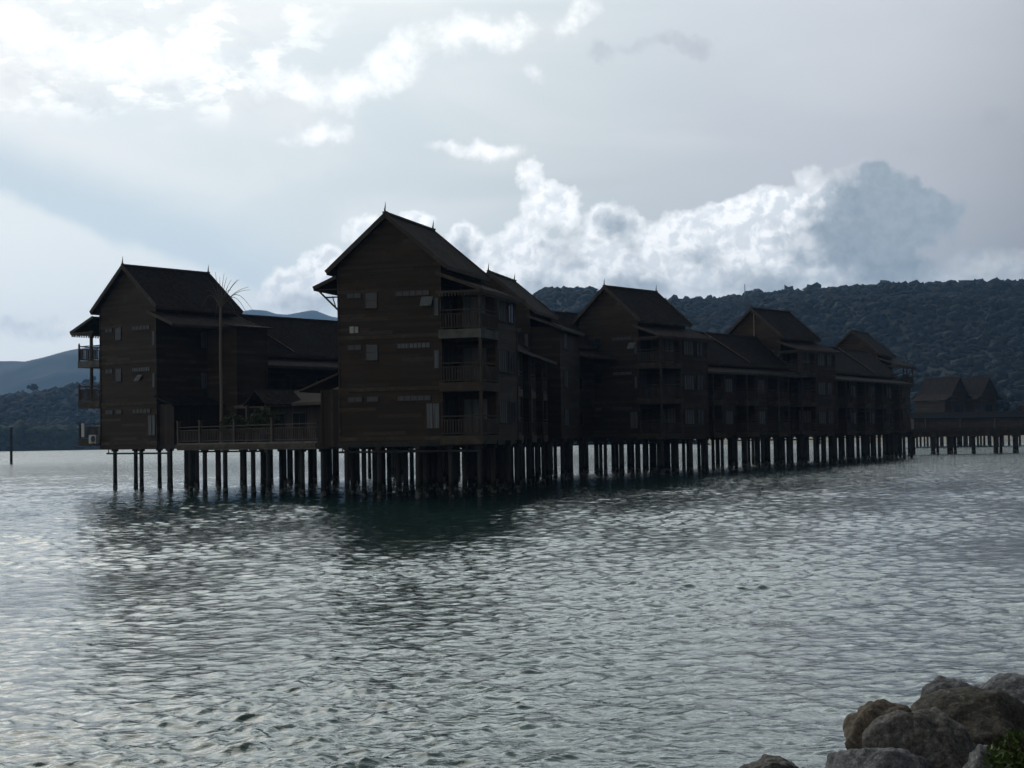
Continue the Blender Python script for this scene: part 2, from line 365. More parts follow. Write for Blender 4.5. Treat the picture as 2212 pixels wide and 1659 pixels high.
def canopy(name, pos, rad, m, seed, sub=2, squash=0.75, lump=0.32):
    """many lumpy crowns, each of its own size and shape, as one mass of forest"""
    rng = np.random.RandomState(seed); bv, bf = ico(sub); vs = []; shapes = []
    for k in range(14):
        off = rng.rand(3)*50
        d = np.array([noise.fractal(Vector(tuple(p*1.7+off)), 0.8, 2.2, 4) for p in bv])
        shapes.append(bv*(1+lump*2.0*d)[:, None])
    n = len(pos); out = np.zeros((n, len(bv), 3), dtype=np.float32)
    for i in range(n):
        s = shapes[rng.randint(14)]; a = rng.rand()*6.283; c, sn = math.cos(a), math.sin(a); r = rad[i]
        q = s*np.array([r*(0.8+0.4*rng.rand()), r*(0.8+0.4*rng.rand()), r*squash*(0.75+0.5*rng.rand())])
        out[i, :, 0] = q[:, 0]*c - q[:, 1]*sn + pos[i][0]; out[i, :, 1] = q[:, 0]*sn + q[:, 1]*c + pos[i][1]; out[i, :, 2] = q[:, 2] + pos[i][2]
    F = (bf[None] + (np.arange(n)*len(bv))[:, None, None]).reshape(-1, 3)
    o = npmesh(name, out.reshape(-1, 3), F, m, smooth=False); tag(o, kind='stuff'); return o

RIGHT = [(x_, h_-6.0) for x_, h_ in [(-260, 40), (-120, 95), (-2, 120.4), (28, 136.3), (43, 136.0), (61, 135.7), (74, 130.6), (131, 123.0), (167, 126.0), (202, 129.8), (242, 132.7), (286, 135.1), (331, 135.3), (375, 139.0), (419, 136.0), (491, 138.4), (574, 142.3), (706, 122.4), (900, 100)]]
LEFTN = [(-900, 15), (-500, 25), (-423, 35.0), (-408, 41.5), (-381, 42.0), (-366, 44.0), (-354, 48.3), (-339, 50.6), (-308, 47.0), (-251, 30), (-120, 16)]
LEFTF = [(x_*1.31, h_*1.31) for x_, h_ in [(-2300, 120), (-1700, 150), (-1324, 161.5), (-1041, 172.9), (-985, 171.9), (-966, 167.8), (-919, 177.4), (-890, 186.4), (-862, 194.4), (-796, 204.7), (-711, 189.1), (-570, 149.0), (-350, 90), (-100, 60)]]
DIST = [(x_*.63, h_*.63) for x_, h_ in [(-3000, 300), (-1900, 520), (-1563, 641.9), (-1434, 687.5), (-1361, 701.3), (-1286, 695.1), (-1236, 676.7), (-1174, 670.6), (-1111, 682.1), (-1036, 693.4), (-949, 656.8), (-761, 628.6), (-300, 500), (400, 350), (1200, 200)]]
rng = np.random.RandomState(11)
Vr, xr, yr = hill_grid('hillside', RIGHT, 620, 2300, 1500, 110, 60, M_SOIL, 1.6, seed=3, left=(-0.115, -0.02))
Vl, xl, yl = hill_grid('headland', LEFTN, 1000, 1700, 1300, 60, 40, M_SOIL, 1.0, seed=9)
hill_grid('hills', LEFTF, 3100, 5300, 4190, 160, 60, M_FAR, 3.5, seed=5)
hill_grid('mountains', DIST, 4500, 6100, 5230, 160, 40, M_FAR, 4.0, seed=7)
def scatter(V, xs, ys, n, x0, x1, y0, y1, rmin, rmax, lift):
    x = x0 + (x1-x0)*rng.rand(n); y = y0 + (y1-y0)*rng.rand(n)
    z = zat(V, xs, ys, x, y); r = rmin + (rmax-rmin)*rng.rand(n)**1.8
    return [(x[i], y[i], z[i] + r[i]*lift) for i in range(n)], r
p_, r_ = scatter(Vr, xr, yr, 26000, -150, 640, 640, 1540, 1.7, 4.4, 0.5)
keep = [i for i, q in enumerate(p_) if q[2] > 1.0]; p_ = [p_[i] for i in keep]; r_ = r_[keep]
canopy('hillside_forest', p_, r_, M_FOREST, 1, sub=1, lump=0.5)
p_, r_ = [], []
for k in range(520):
    x = -60 + 700*rng.rand(); y = 1470 + 40*rng.rand(); r = 2.2 + 4.3*rng.rand()**2
    z = float(zat(Vr, xr, yr, np.array([x]), np.array([y]))[0])
    p_.append((x, y, z + r*(0.6+1.0*rng.rand()))); r_.append(r)
canopy('hill_crest_forest', p_, r_, M_FOREST, 6, sub=2, lump=0.5, squash=.85)
p_, r_ = scatter(Vl, xl, yl, 5500, -560, -160, 1010, 1330, 1.8, 4.4, 0.5)
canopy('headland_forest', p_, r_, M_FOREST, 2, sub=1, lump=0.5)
# low mangrove fringe along the left shore, standing on a dark mud bank
bank = MB(); pts = [(-900, 930), (-420, 935), (-310, 948), (-200, 965), (-80, 900), (60, 760), (110, 640), (160, 600), (700, 560), (1100, 560)]
for (a, b), (c, d) in zip(pts[:-1], pts[1:]):
    bank.quad((a, b, -0.5), (c, d, -0.5), (c, d+4, 1.0), (a, b+4, 1.0)); bank.quad((a, b+4, 1.0), (c, d+4, 1.0), (c, d+160, 1.6), (a, b+160, 1.6))
tag(bank.build('shore_bank', mat('mud_bank', (0.03, 0.03, 0.026), 1.0, 0.0)), kind='structure')
pos = []; rad = []
for i in range(1300):
    x = -520 + 660*rng.rand(); y = np.interp(x, [p[0] for p in pts], [p[1] for p in pts]) + 5 + 28*rng.rand(); r = 1.8 + 2.8*rng.rand()
    hh = 7.5 + 4.5*noise.noise(Vector((x*0.018, 0, 3.0))) + 3.0*rng.rand(); k = 0
    while r*0.4 + k < max(hh, 2.0) + 2.0:
        pos.append((x + rng.randn()*1.0, y + rng.randn(), 1.0 + r*0.4 + k)); rad.append(r*(0.8+0.4*rng.rand())); k += r*0.9
canopy('mangrove_thicket', pos, rad, M_MANG, 3, sub=2)
# pale sand beach beyond the walkway
bc = MB(); bx = [(60, 470), (100, 440), (125, 405), (180, 392), (300, 380), (520, 370)]
for (a, b), (c, d) in zip(bx[:-1], bx[1:]):
    bc.quad((a, b, -0.6), (c, d, -0.6), (c, d+22, 1.3), (a, b+22, 1.3)); bc.quad((a, b+22, 1.3), (c, d+22, 1.3), (c, d+260, 3.2), (a, b+190, 3.2))
tag(bc.build('beach', mat('sand', (0.42, 0.39, 0.32), 0.95, var=(0.12, (0.33, 0.31, 0.25), 0.4, 0.7, (1, 1, 1)))), kind='structure')

# ---- single trees that stand out above the ridge
M_BARK = mat('bark', (0.07, 0.055, 0.04), 0.9, bump=(6.0, 0.5, (1, 1, 0.2)))
def tree(seed, h, cr, flat=0.45, n=520, leaf=0.75):
    r = random.Random(seed); root = empty('tree', (0, 0, 0)); t = MB()
    pts = [(0, 0, -2)]; x = y = 0
    for k in range(1, 5):
        x += r.uniform(-.25, .25); y += r.uniform(-.25, .25); pts.append((x, y, h*0.72*k/4))
    t.tube(pts, [0.45, 0.38, 0.32, 0.27, 0.2], 7); lobes = []
    for k in range(7):
        a = k*2*math.pi/7 + r.uniform(-.4, .4); d = cr*r.uniform(.3, .75); z = h*r.uniform(.74, .95)
        e = (x+d*math.cos(a), y+d*math.sin(a), z); t.tube([(x, y, h*0.6), (x+d*.5*math.cos(a), y+d*.5*math.sin(a), z*.9), e], [0.16, 0.12, 0.05], 5)
        lobes.append((e, cr*r.uniform(.28, .5)))
    lobes.append(((x, y, h*0.95), cr*.45)); t.build('trunk', M_BARK, root)
    c = MB()
    for k in range(n):
        (ex, ey, ez), lr = lobes[r.randrange(len(lobes))]
        v = Vector((r.gauss(0, 1), r.gauss(0, 1), r.gauss(0, 1))).normalized()*lr*r.uniform(.5, 1.05)
        p = Vector((ex+v.x, ey+v.y, ez+v.z*flat*1.6)); s = leaf*r.uniform(.5, 1.2)
        a = Vector((r.gauss(0, 1), r.gauss(0, 1), r.gauss(0, 1))).normalized(); b = a.cross(Vector((r.gauss(0, 1), r.gauss(0, 1), r.gauss(0, 1)))).normalized(); a2 = b.cross(a)
        c.quad(p-b*s-a2*s*.6, p+b*s-a2*s*.6, p+b*s*.8+a2*s*.6, p-b*s*.8+a2*s*.6)
    c.build('crown', M_FOREST, root); return root
def copytree(o, parent=None):
    c = o.copy(); COL.objects.link(c); c.parent = parent
    for ch in list(o.children): copytree(ch, c)
    return c
protos = [tree(1, 15, 5.5, .6, 700), tree(2, 17, 6.0, 0.55, 800), tree(3, 14, 4.8, .75, 700), tree(4, 18, 4.6, .8, 700)]
ridge_x = [(31, 0), (52, 1), (59, 3), (117, 2), (139, 3), (164, 0), (190, 1), (243, 2), (262, 0), (287, 1), (320, 0), (352, 2), (368, 3), (374, 1), (392, 0), (410, 2), (433, 1), (452, 3), (476, 0), (494, 1)]
used = set()
def place_tree(k, x, y, z, s, label, group):
    o = protos[k] if k not in used else copytree(protos[k]); used.add(k)
    o.location = (x, y, z-3.5*s); o.rotation_euler[2] = rng.rand()*6.28; o.scale = (s, s, s); tag(o, label, 'tree', group)
for i, (x, k) in enumerate(ridge_x):
    y = 1500 + rng.uniform(-15, 10)
    place_tree(k, x, y, float(zat(Vr, xr, yr, np.array([x]), np.array([y]))[0]), 0.55+0.35*rng.rand(),
               'emergent jungle tree standing above the canopy along the crest of the right-hand hill', 'emergent trees along the hill crest')
for i, (x, k) in enumerate([(-395, 1), (-352, 0), (-346, 3), (-424, 2), (-318, 2)]):
    y = 1298.0
    place_tree(k, x, y, float(zat(Vl, xl, yl, np.array([x]), np.array([y]))[0]), 0.6+0.3*rng.rand(),
               'dark tree rising above the wooded headland at the far left', 'trees above the left headland')

# thin radio mast on the crest
ms = empty('radio_mast', (222.4, 1490, 118)); tag(ms, 'thin radio mast on the wooded hill crest behind the roofs', 'mast')
b = MB(); b.tube([(0, 0, 0), (0, 0, 25.6)], [0.42, 0.3], 6); b.build('pole', mat('grey_metal', (0.2, 0.21, 0.22), 0.6), ms)
b = MB(); b.tube([(0, 0, 24.2), (0, 0, 26.8)], [0.35, 0.3], 6); b.build('antenna', bpy.data.materials['grey_metal'], ms)

# ------------------------------------------------------------------ haze: one closed box of even, thin air
hz = MB(); hz.box(-3400, 3400, -400, 6300, -4, 520)
hm = bpy.data.materials.new('haze'); hm.use_nodes = True; hn = hm.node_tree; hn.nodes.clear()
ho = hn.nodes.new('ShaderNodeOutputMaterial'); hv = hn.nodes.new('ShaderNodeVolumePrincipled')
hv.inputs['Color'].default_value = (0.33, 0.57, 0.92, 1); hv.inputs['Density'].default_value = 0.000125; hv.inputs['Anisotropy'].default_value = 0.35
hn.links.new(hv.outputs[0], ho.inputs['Volume'])
tag(hz.build('haze', hm), kind='stuff')
SC.cycles.volume_bounces = 1
# ------------------------------------------------------------------ building materials
def wood_mat(name, c1, c2, board=0.2, rough=0.75, axis='z'):
    m = bpy.data.materials.new(name); m.use_nodes = True; t = NT(m.node_tree); p = m.node_tree.nodes['Principled BSDF']
    p.inputs['Roughness'].default_value = rough; p.inputs['Specular IOR Level'].default_value = 0.25
    o = t.n.new('ShaderNodeTexCoord').outputs['Object']; x, y, z = t.sep(o)
    if axis == 'z':
        row = t.m('FLOOR', t.m('DIVIDE', z, board)); seg = t.m('FLOOR', t.m('DIVIDE', t.m('ADD', t.m('ADD', x, y), t.m('MULTIPLY', row, 1.37)), 2.6))
    else:
        row = t.m('FLOOR', t.m('DIVIDE', t.m('ADD', x, y), board)); seg = t.m('FLOOR', t.m('DIVIDE', z, 3.0))
    wn = t.n.new('ShaderNodeTexWhiteNoise'); wn.noise_dimensions = '2D'; t.l.new(t.comb(row, seg), wn.inputs['Vector'])
    grain = t.noise(t.v('MULTIPLY', o, (1.5, 1.5, 14.0) if axis == 'z' else (14, 14, 1.5)), 2.0, 5.0, 0.65)
    f = t.m('MULTIPLY_ADD', wn.outputs['Value'], 0.55, t.m('MULTIPLY', grain, 0.5))
    col = t.mix(t.step(f, 0.2, 0.9), c1, c2)
    wx = t.step(t.noise(t.v('MULTIPLY', o, (0.35, 0.35, 0.6)), 1.0, 4.0, 0.6), 0.52, 0.75)
    col = t.mix(t.m('MULTIPLY', wx, 0.5), col, tuple(x*1.6 for x in c2))
    hl = t.m('MULTIPLY', t.step(wn.outputs['Value'], 0.93, 0.95), t.step(grain, 0.4, 0.6))   # a few bleached boards
    col = t.mix(t.m('MULTIPLY', hl, 0.35), col, (0.14, 0.12, 0.10))
    t.l.new(col, p.inputs['Base Color'])
    bn = t.n.new('ShaderNodeBump'); bn.inputs['Strength'].default_value = 0.5; bn.inputs['Distance'].default_value = 0.02
    t.l.new(grain, bn.inputs['Height']); t.l.new(bn.outputs[0], p.inputs['Normal'])
    return m
M_WOOD = wood_mat('dark_timber_siding', (0.042, 0.029, 0.018), (0.062, 0.043, 0.027))
M_WOOD2 = wood_mat('upright_boarding', (0.03, 0.022, 0.016), (0.05, 0.037, 0.026), 0.16, axis='v')
def shingle_mat():
    m = bpy.data.materials.new('wooden_shingles'); m.use_nodes = True; t = NT(m.node_tree); p = m.node_tree.nodes['Principled BSDF']
    p.inputs['Roughness'].default_value = 0.95; p.inputs['Specular IOR Level'].default_value = 0.05
    o = t.n.new('ShaderNodeTexCoord').outputs['Object']; x, y, z = t.sep(o)
    row = t.m('FLOOR', t.m('DIVIDE', z, 0.16)); rf = t.m('FRACT', t.m('DIVIDE', z, 0.16))
    cx = t.m('ADD', t.m('DIVIDE', y, 0.2), t.m('MULTIPLY', row, 0.5)); seg = t.m('FLOOR', cx)
    wn = t.n.new('ShaderNodeTexWhiteNoise'); wn.noise_dimensions = '2D'; t.l.new(t.comb(row, seg), wn.inputs['Vector'])
    col = t.mix(wn.outputs['Value'], (0.026, 0.021, 0.019), (0.05, 0.041, 0.037))
    big = t.step(t.noise(t.v('MULTIPLY', o, (1, 1, 0.4)), 0.5, 5.0, 0.6), 0.45, 0.72)
    col = t.mix(t.m('MULTIPLY', big, 0.6), col, (0.050, 0.043, 0.039)); t.l.new(col, p.inputs['Base Color'])
    bn = t.n.new('ShaderNodeBump'); bn.inputs['Strength'].default_value = 0.8; bn.inputs['Distance'].default_value = 0.03
    t.l.new(t.m('ADD', rf, t.m('MULTIPLY', wn.outputs['Value'], 0.5)), bn.inputs['Height']); t.l.new(bn.outputs[0], p.inputs['Normal'])
    return m
M_ROOF = shingle_mat()
M_TRIM = mat('weathered_trim', (0.075, 0.06, 0.048), 0.8, 0.2, (3.0, 0.3, (1, 1, 6), 0.01), (1.2, (0.12, 0.10, 0.08), 0.45, 0.75, (1, 1, 1)))
M_FLASH = mat('bleached_flashing', (0.30, 0.22, 0.16), 0.7, 0.2, None, (2.0, (0.38, 0.31, 0.25), 0.4, 0.7, (1, 1, 1)))
M_CONC = mat('mossy_concrete', (0.16, 0.155, 0.14), 0.9, 0.2, (4.0, 0.4, (1, 1, 1), 0.02), [(1.3, (0.085, 0.085, 0.068), 0.42, 0.68, (1, 1, 1)), (2.6, (0.30, 0.30, 0.29), 0.6, 0.8, (1, 1, 1))])
M_CONCD = mat('brown_painted_concrete', (0.075, 0.058, 0.042), 0.9, 0.2, (4.0, 0.3, (1, 1, 1), 0.02), (1.1, (0.11, 0.095, 0.07), 0.45, 0.7, (1, 1, 1)))
M_PILE = mat('pile_concrete', (0.055, 0.052, 0.047), 0.9, 0.2, (3.0, 0.6, (1, 1, .3), 0.03), (1.4, (0.03, 0.033, 0.03), 0.4, 0.65, (1, 1, .35)))
def tide(m):
    t = NT(m.node_tree); p = m.node_tree.nodes['Principled BSDF']; src = p.inputs['Base Color'].links[0].from_socket
    g = t.n.new('ShaderNodeNewGeometry').outputs['Position']; z = t.sep(g)[2]; n = t.noise(g, 3.0, 4.0, 0.6)
    zz = t.m('MULTIPLY_ADD', n, 0.7, z)
    c = t.mix(t.step(zz, 1.35, 1.0), src, (0.022, 0.026, 0.02)); c = t.mix(t.m('MULTIPLY', t.step(zz, 0.95, 0.8), t.step(n, .45, .6)), c, (0.13, 0.13, 0.115))
    t.l.new(c, p.inputs['Base Color'])
tide(M_PILE)
M_FRAME = mat('window_frame_paint', (0.045, 0.038, 0.032), 0.6, 0.3)
M_CURT = mat('pale_curtain', (0.21, 0.225, 0.22), 0.9, 0.1, (2.2, 0.9, (9, 9, .3), 0.05), (3.0, (0.12, 0.135, 0.135), 0.4, 0.65, (5, 5, .2)))
M_GLASS = mat('window_glass', (0.025, 0.032, 0.036), 0.15, 0.35)
M_SLAT = mat('frosted_louvre', (0.095, 0.095, 0.092), 0.5, 0.3, None, (1.6, (0.08, 0.085, 0.085), 0.4, 0.6, (3, 3, 1)))
M_DARK = mat('dark_interior', (0.012, 0.014, 0.016), 0.9, 0.1)
M_WHITE = mat('aged_white_metal', (0.5, 0.5, 0.47), 0.5, 0.3, None, (2.0, (0.36, 0.35, 0.31), 0.4, 0.7, (1, 1, 1)))
M_BLACK = mat('dark_grille', (0.03, 0.03, 0.03), 0.6)

pile_me = {}
def pile(parent, x, y, top=2.95, r=0.15, square=False):
    """one concrete pile with a thicker shell-crusted foot at the waterline; copies share the mesh"""
    key = (round(top, 2), r, square)
    if key not in pile_me:
        b = MB()
        if square: b.box(-r, r, -r, r, -2.5, top)
        else:
            b.tube([(0, 0, -2.5), (0, 0, 0.0), (0, 0, 0.35), (0, 0, 0.6), (0, 0, top)], [r*1.12, r*1.14, r*1.12, r, r], 10)
            b.box(-r*1.2, r*1.2, -r*1.2, r*1.2, top-0.16, top-0.002)
        o = b.build('pile', M_PILE, parent); pile_me[key] = o
    else:
        o = pile_me[key].copy(); COL.objects.link(o); o.parent = parent; o.name = 'pile'
    o.location = (x, y, 0); return o

def lap(mb, kind, c, a0, a1, z0, z1, gable=None, h=0.2):
    """lapped boards: kind 'f' faces -y at y=c, 'b' +y, 'r' +x at x=c, 'l' -x; gable=(ridge z, slope) clips the ends"""
    z = z0
    while z < z1 - 0.01:
        t = min(z+h, z1); A0, A1, B0, B1 = a0, a1, a0, a1
        if gable:
            hw0 = max(0.0, (gable[0]-z)/gable[1]); hw1 = max(0.0, (gable[0]-t)/gable[1])
            A0, A1 = max(a0, -hw0), min(a1, hw0); B0, B1 = max(a0, -hw1), min(a1, hw1)
        e = 0.028
        def pt(a, off, zz):
            if kind == 'f': return (a, c-off, zz)
            if kind == 'b': return (-a, c+off, zz)
            if kind == 'r': return (c+off, a, zz)
            return (c-off, -a, zz)
        if A1-A0 > 0.02:
            mb.quad(pt(A0, e, z), pt(A1, e, z), pt(B1, 0.004, t), pt(B0, 0.004, t))
            mb.quad(pt(A0, 0.0, z), pt(A1, 0.0, z), pt(A1, e, z), pt(A0, e, z))
        z = t
def window(parent, kind, c, a0, a1, z0, z1, cols=2, pane=None, rows=1, out=0.07, fr=0.06, name='window', open_=False):
    """frame with mullions, and its pane as a sub-part; kind as in lap (only 'f' and 'r')"""
    f = MB(); g = MB()
    def bx(m, p0, p1, q0, q1, o0, o1):
        if kind == 'f': m.box(p0, p1, c-o1, c-o0, q0, q1)
        elif kind == 'r': m.box(c+o0, c+o1, p0, p1, q0, q1)
        else: m.box(c-o1, c-o0, p0, p1, q0, q1)
    bx(f, a0-fr, a1+fr, z1, z1+fr, 0.0, out); bx(f, a0-fr*1.3, a1+fr*1.3, z0-fr, z0, 0.0, out+0.05)
    bx(f, a0-fr, a0, z0, z1, 0.0, out); bx(f, a1, a1+fr, z0, z1, 0.0, out)
    for k in range(1, cols):
        x = a0+(a1-a0)*k/cols; bx(f, x-fr*.35, x+fr*.35, z0, z1, 0.0, out*0.9)
    for k in range(1, rows):
        z = z0+(z1-z0)*k/rows; bx(f, a0, a1, z-fr*.3, z+fr*.3, 0.0, out*0.85)
    fo = f.build(name, M_FRAME, parent)
    bx(g, a0, a1, z0, z1, 0.0, out*0.55); g.build('pane', pane or M_GLASS, fo)
    return fo
def rail(mb, p, q, h=1.1, gap=0.16, post=0.11, ends=(1, 1), panel=False):
    p = Vector(p); q = Vector(q); L = (q-p).length; d = (q-p)/L; zz = Vector((0, 0, 1))
    mb.bar(p+zz*h, q+zz*h, 0.09, 0.06); mb.bar(p+zz*(h*0.8), q+zz*(h*0.8), 0.05, 0.045); mb.bar(p+zz*0.12, q+zz*0.12, 0.06, 0.06)
    n = max(2, int(L/gap))
    for k in range(1, n):
        a = p+d*(L*k/n); mb.bar(a+zz*0.13, a+zz*(h*0.8-0.02), 0.055 if k % 2 else 0.075, 0.03)
    for e, s in ((p, ends[0]), (q, ends[1])):
        if s: mb.bar(e, e+zz*(h+0.16), post); mb.bar(e+zz*(h+0.16), e+zz*(h+0.24), post*0.6)

def finial(parent, x, y, z, s=1.0):
    b = MB(); b.tube([(x, y, z-0.25), (x, y, z+0.02), (x-.02, y, z+.15), (x+.01, y, z+.36), (x+.03, y, z+0.62)], [0.08*s, 0.075*s, 0.05*s, 0.03*s, 0.006], 6)
    b.bar((x-.16, y, z+.02), (x+.16, y, z+.02), .07); return b.build('finial', M_TRIM, parent)
SL = 3.15/3.65
def gable_roof(root, ridge, y0, y1, xc=0.0, half=3.65, fin=(1, 1), barge=(1, 1), slope=SL, kick=0.35):
    ez = ridge-half*slope
    b = MB()
    for s in (-1, 1):
        a = (xc, y0, ridge); c = (xc+s*half, y0, ez); c2 = (xc+s*half, y1, ez); a2 = (xc, y1, ridge)
        pts = [a, a2, c2, c] if s > 0 else [a, c, c2, a2]
        pts = pts[::-1] if s > 0 else pts[::-1]
        b.slab([(p[0], p[1], p[2]) for p in pts], 0.14)
    b.build('roof', M_ROOF, root)
    r = MB(); r.bar((xc, y0-.02, ridge+.02), (xc, y1+.02, ridge+.02), 0.26, 0.12); r.build('ridge_cap', M_TRIM, root)
    for y, on in ((y0, barge[0]), (y1, barge[1])):
        if on:
            g = MB(); sg = -1 if y == y0 else 1
            for s in (-1, 1):
                g.bar((xc-s*0.0, y+sg*.035, ridge-.10), (xc+s*(half+.05), y+sg*.035, ez-.10), 0.06, 0.26, up=(0, 0, 1))
            g.build('bargeboard', M_TRIM, root)
    for y, on in ((y0+.02, fin[0]), (y1-.02, fin[1])):
        if on: finial(root, xc, y, ridge+.05)
    for s in (-1, 1):
        f = MB(); f.box(xc+s*half-.03, xc+s*half+.03, y0, y1, ez-.24, ez-.0); f.build('fascia', M_TRIM, root)
def lean_roof(root, s, y0, y1, x0=3.14, x1=5.8, z0=12.75, z1=11.72, fringe=True, brackets=0, xc=0.0):
    b = MB(); a = [(xc+s*x0, y0, z0), (xc+s*x1, y0, z1), (xc+s*x1, y1, z1), (xc+s*x0, y1, z0)]
    b.slab(a if s > 0 else a[::-1], 0.11); b.build('lean_to_roof', M_ROOF, root)
    g = MB(); g.bar((xc+s*x0, y0-.03, z0-.05), (xc+s*(x1+.04), y0-.03, z1-.05), 0.05, 0.2); g.box(xc+s*x1-.025, xc+s*x1+.025, y0, y1, z1-.2, z1-.0)
    g.bar((xc+s*x0, y1+.03, z0-.05), (xc+s*(x1+.04), y1+.03, z1-.05), 0.05, 0.2)
    g.build('eave_board', M_TRIM, root)
    if fringe:
        t = MB(); n = int((y1-y0)/0.22)
        for k in range(n):
            y = y0+.08+(y1-y0-.16)*k/n; t.box(xc+s*x1-.012, xc+s*x1+.012, y, y+.11, z1-.36, z1-.19)
        n = int(abs(x1-x0)/0.2)
        for k in range(n):
            x = x0+.15+(x1-x0-.2)*k/n; zz = z0+(z1-z0)*(x-x0)/(x1-x0); t.box(xc+min(s*x, s*(x+.1)), xc+max(s*x, s*(x+.1)), y0-.03, y0-.01, z1-.36, z1-.17)
        t.box(xc+min(s*x0, s*x1), xc+max(s*x0, s*x1), y0-.045, y0-.005, z1-.19, z1-.06)
        t.box(xc+s*x1-.018, xc+s*x1+.018, y0-.02, y1, z1-.215, z1-.15)
        t.build('carved_fringe', M_TRIM, root)
def ridge_floor_band(root, xs, ys, z):
    pass
def corner_balcony(root, s, y0, y1, floors=(3.5, 6.5, 9.5), x0=3.13, x1=5.65, top=11.75, light=None, doors=True, posts=True, railfront=True, shell=None):
    """balcony stack at a house corner: floor slabs, corner posts, railings and glazed doors behind"""
    for i, z in enumerate(floors):
        th = 0.5; a, b_ = min(s*x0, s*x1), max(s*x0, s*x1)
        m = MB(); m.box(a, b_, y0, y1, z-th, z); m.build('balcony_slab', M_CONC if light and i in light else M_CONCD, root)
        r = MB()
        if railfront: rail(r, (s*(x0+.1), y0+.08, z), (s*(x1-.08), y0+.08, z), ends=(0, 1))
        rail(r, (s*(x1-.08), y0+.08, z), (s*(x1-.08), y1-.1, z), ends=(0, 1)); r.build('railing', M_TRIM, root)
        zt = (floors[i+1]-0.5) if i+1 < len(floors) else top
        if posts:
            p = MB(); p.box(s*x1-s*.1-.08, s*x1-s*.1+.08, y0+.1, y0+.26, z, zt); p.build('post', M_TRIM, root)
            p = MB(); p.box(s*x1-s*.1-.08, s*x1-s*.1+.08, y1-.2, y1-.04, z, zt); p.build('post', M_TRIM, root)
        if doors:
            window(root, 'f', y1+.0, s*x0+.35 if s > 0 else -x1+.3, s*x0+1.75 if s > 0 else -x1+1.7, z+.05, z+2.1, 3, M_CURT if i != 1 else M_SLAT, name='glazed_door')
            if s > 0: window(root, 'r', x0+.0, y0+.7, y0+2.3, z+.05, z+2.1, 2, M_GLASS, name='glazed_door')

def body(root, x0, x1, y0, y1, z0, z1, ridge=None, xc=0.0, mats=M_WOOD, name='wall', faces='fbrl', cor=True):
    b = MB()
    if 'f' in faces: lap(b, 'f', y0, x0-xc if not ridge else x0-xc, x1-xc, z0, z1)
    if 'b' in faces: lap(b, 'b', y1, -(x1-xc), -(x0-xc), z0, z1)
    if 'r' in faces: lap(b, 'r', x1-xc, y0, y1, z0, z1)
    if 'l' in faces: lap(b, 'l', x0-xc, -y1, -y0, z0, z1)
    if ridge:
        sl = SL; zt = ridge-.16
        for kd, yy in (('f', y0), ('b', y1)): lap(b, kd, yy, x0-xc, x1-xc, z1, zt, gable=(zt, sl))
    b.v = [(p[0]+xc, p[1], p[2]) for p in b.v]
    if cor:
        for x in (x0, x1):
            for y in (y0, y1): b.box(x-.06, x+.06, y-.06, y+.06, z0, z1)
    return b.build(name, mats, root)
def band(root, x0, x1, y0, y1, zs, out=0.07, h=0.22):
    b = MB()
    for z in zs:
        b.box(x0-out, x1+out, y0-out, y0+.02, z-h, z); b.box(x1-.02, x1+out, y0+.02, y1, z-h, z); b.box(x0-out, x0+.02, y0+.02, y1, z-h, z)
    return b.build('floor_band', M_TRIM if False else M_CONCD, root)
def pile_grid(root, xs, ys, top=2.95, jit=0.25, seed=0, skip=0.0, r=0.15, ):
    rg = random.Random(seed)
    for x in xs:
        for y in ys:
            if rg.random() < skip: continue
            pile(root, x+rg.uniform(-jit, jit), y+rg.uniform(-jit, jit), top, r)
    b = MB()
    for y in ys: b.box(min(xs)-.4, max(xs)+.4, y-.13, y+.13, top-.02, top+.25)
    b.build('pile_beam', M_PILE, root)
    p = MB(); p.tube([(min(xs)-.2, ys[0]-.3, top-.30), (max(xs)+.2, ys[0]-.3, top-.32)], 0.07, 6)
    for x in xs: p.box(x-.03, x+.03, ys[0]-.32, ys[0]-.28, top-.3, top+.02)
    p.build('drain_pipe', M_PILE, root)

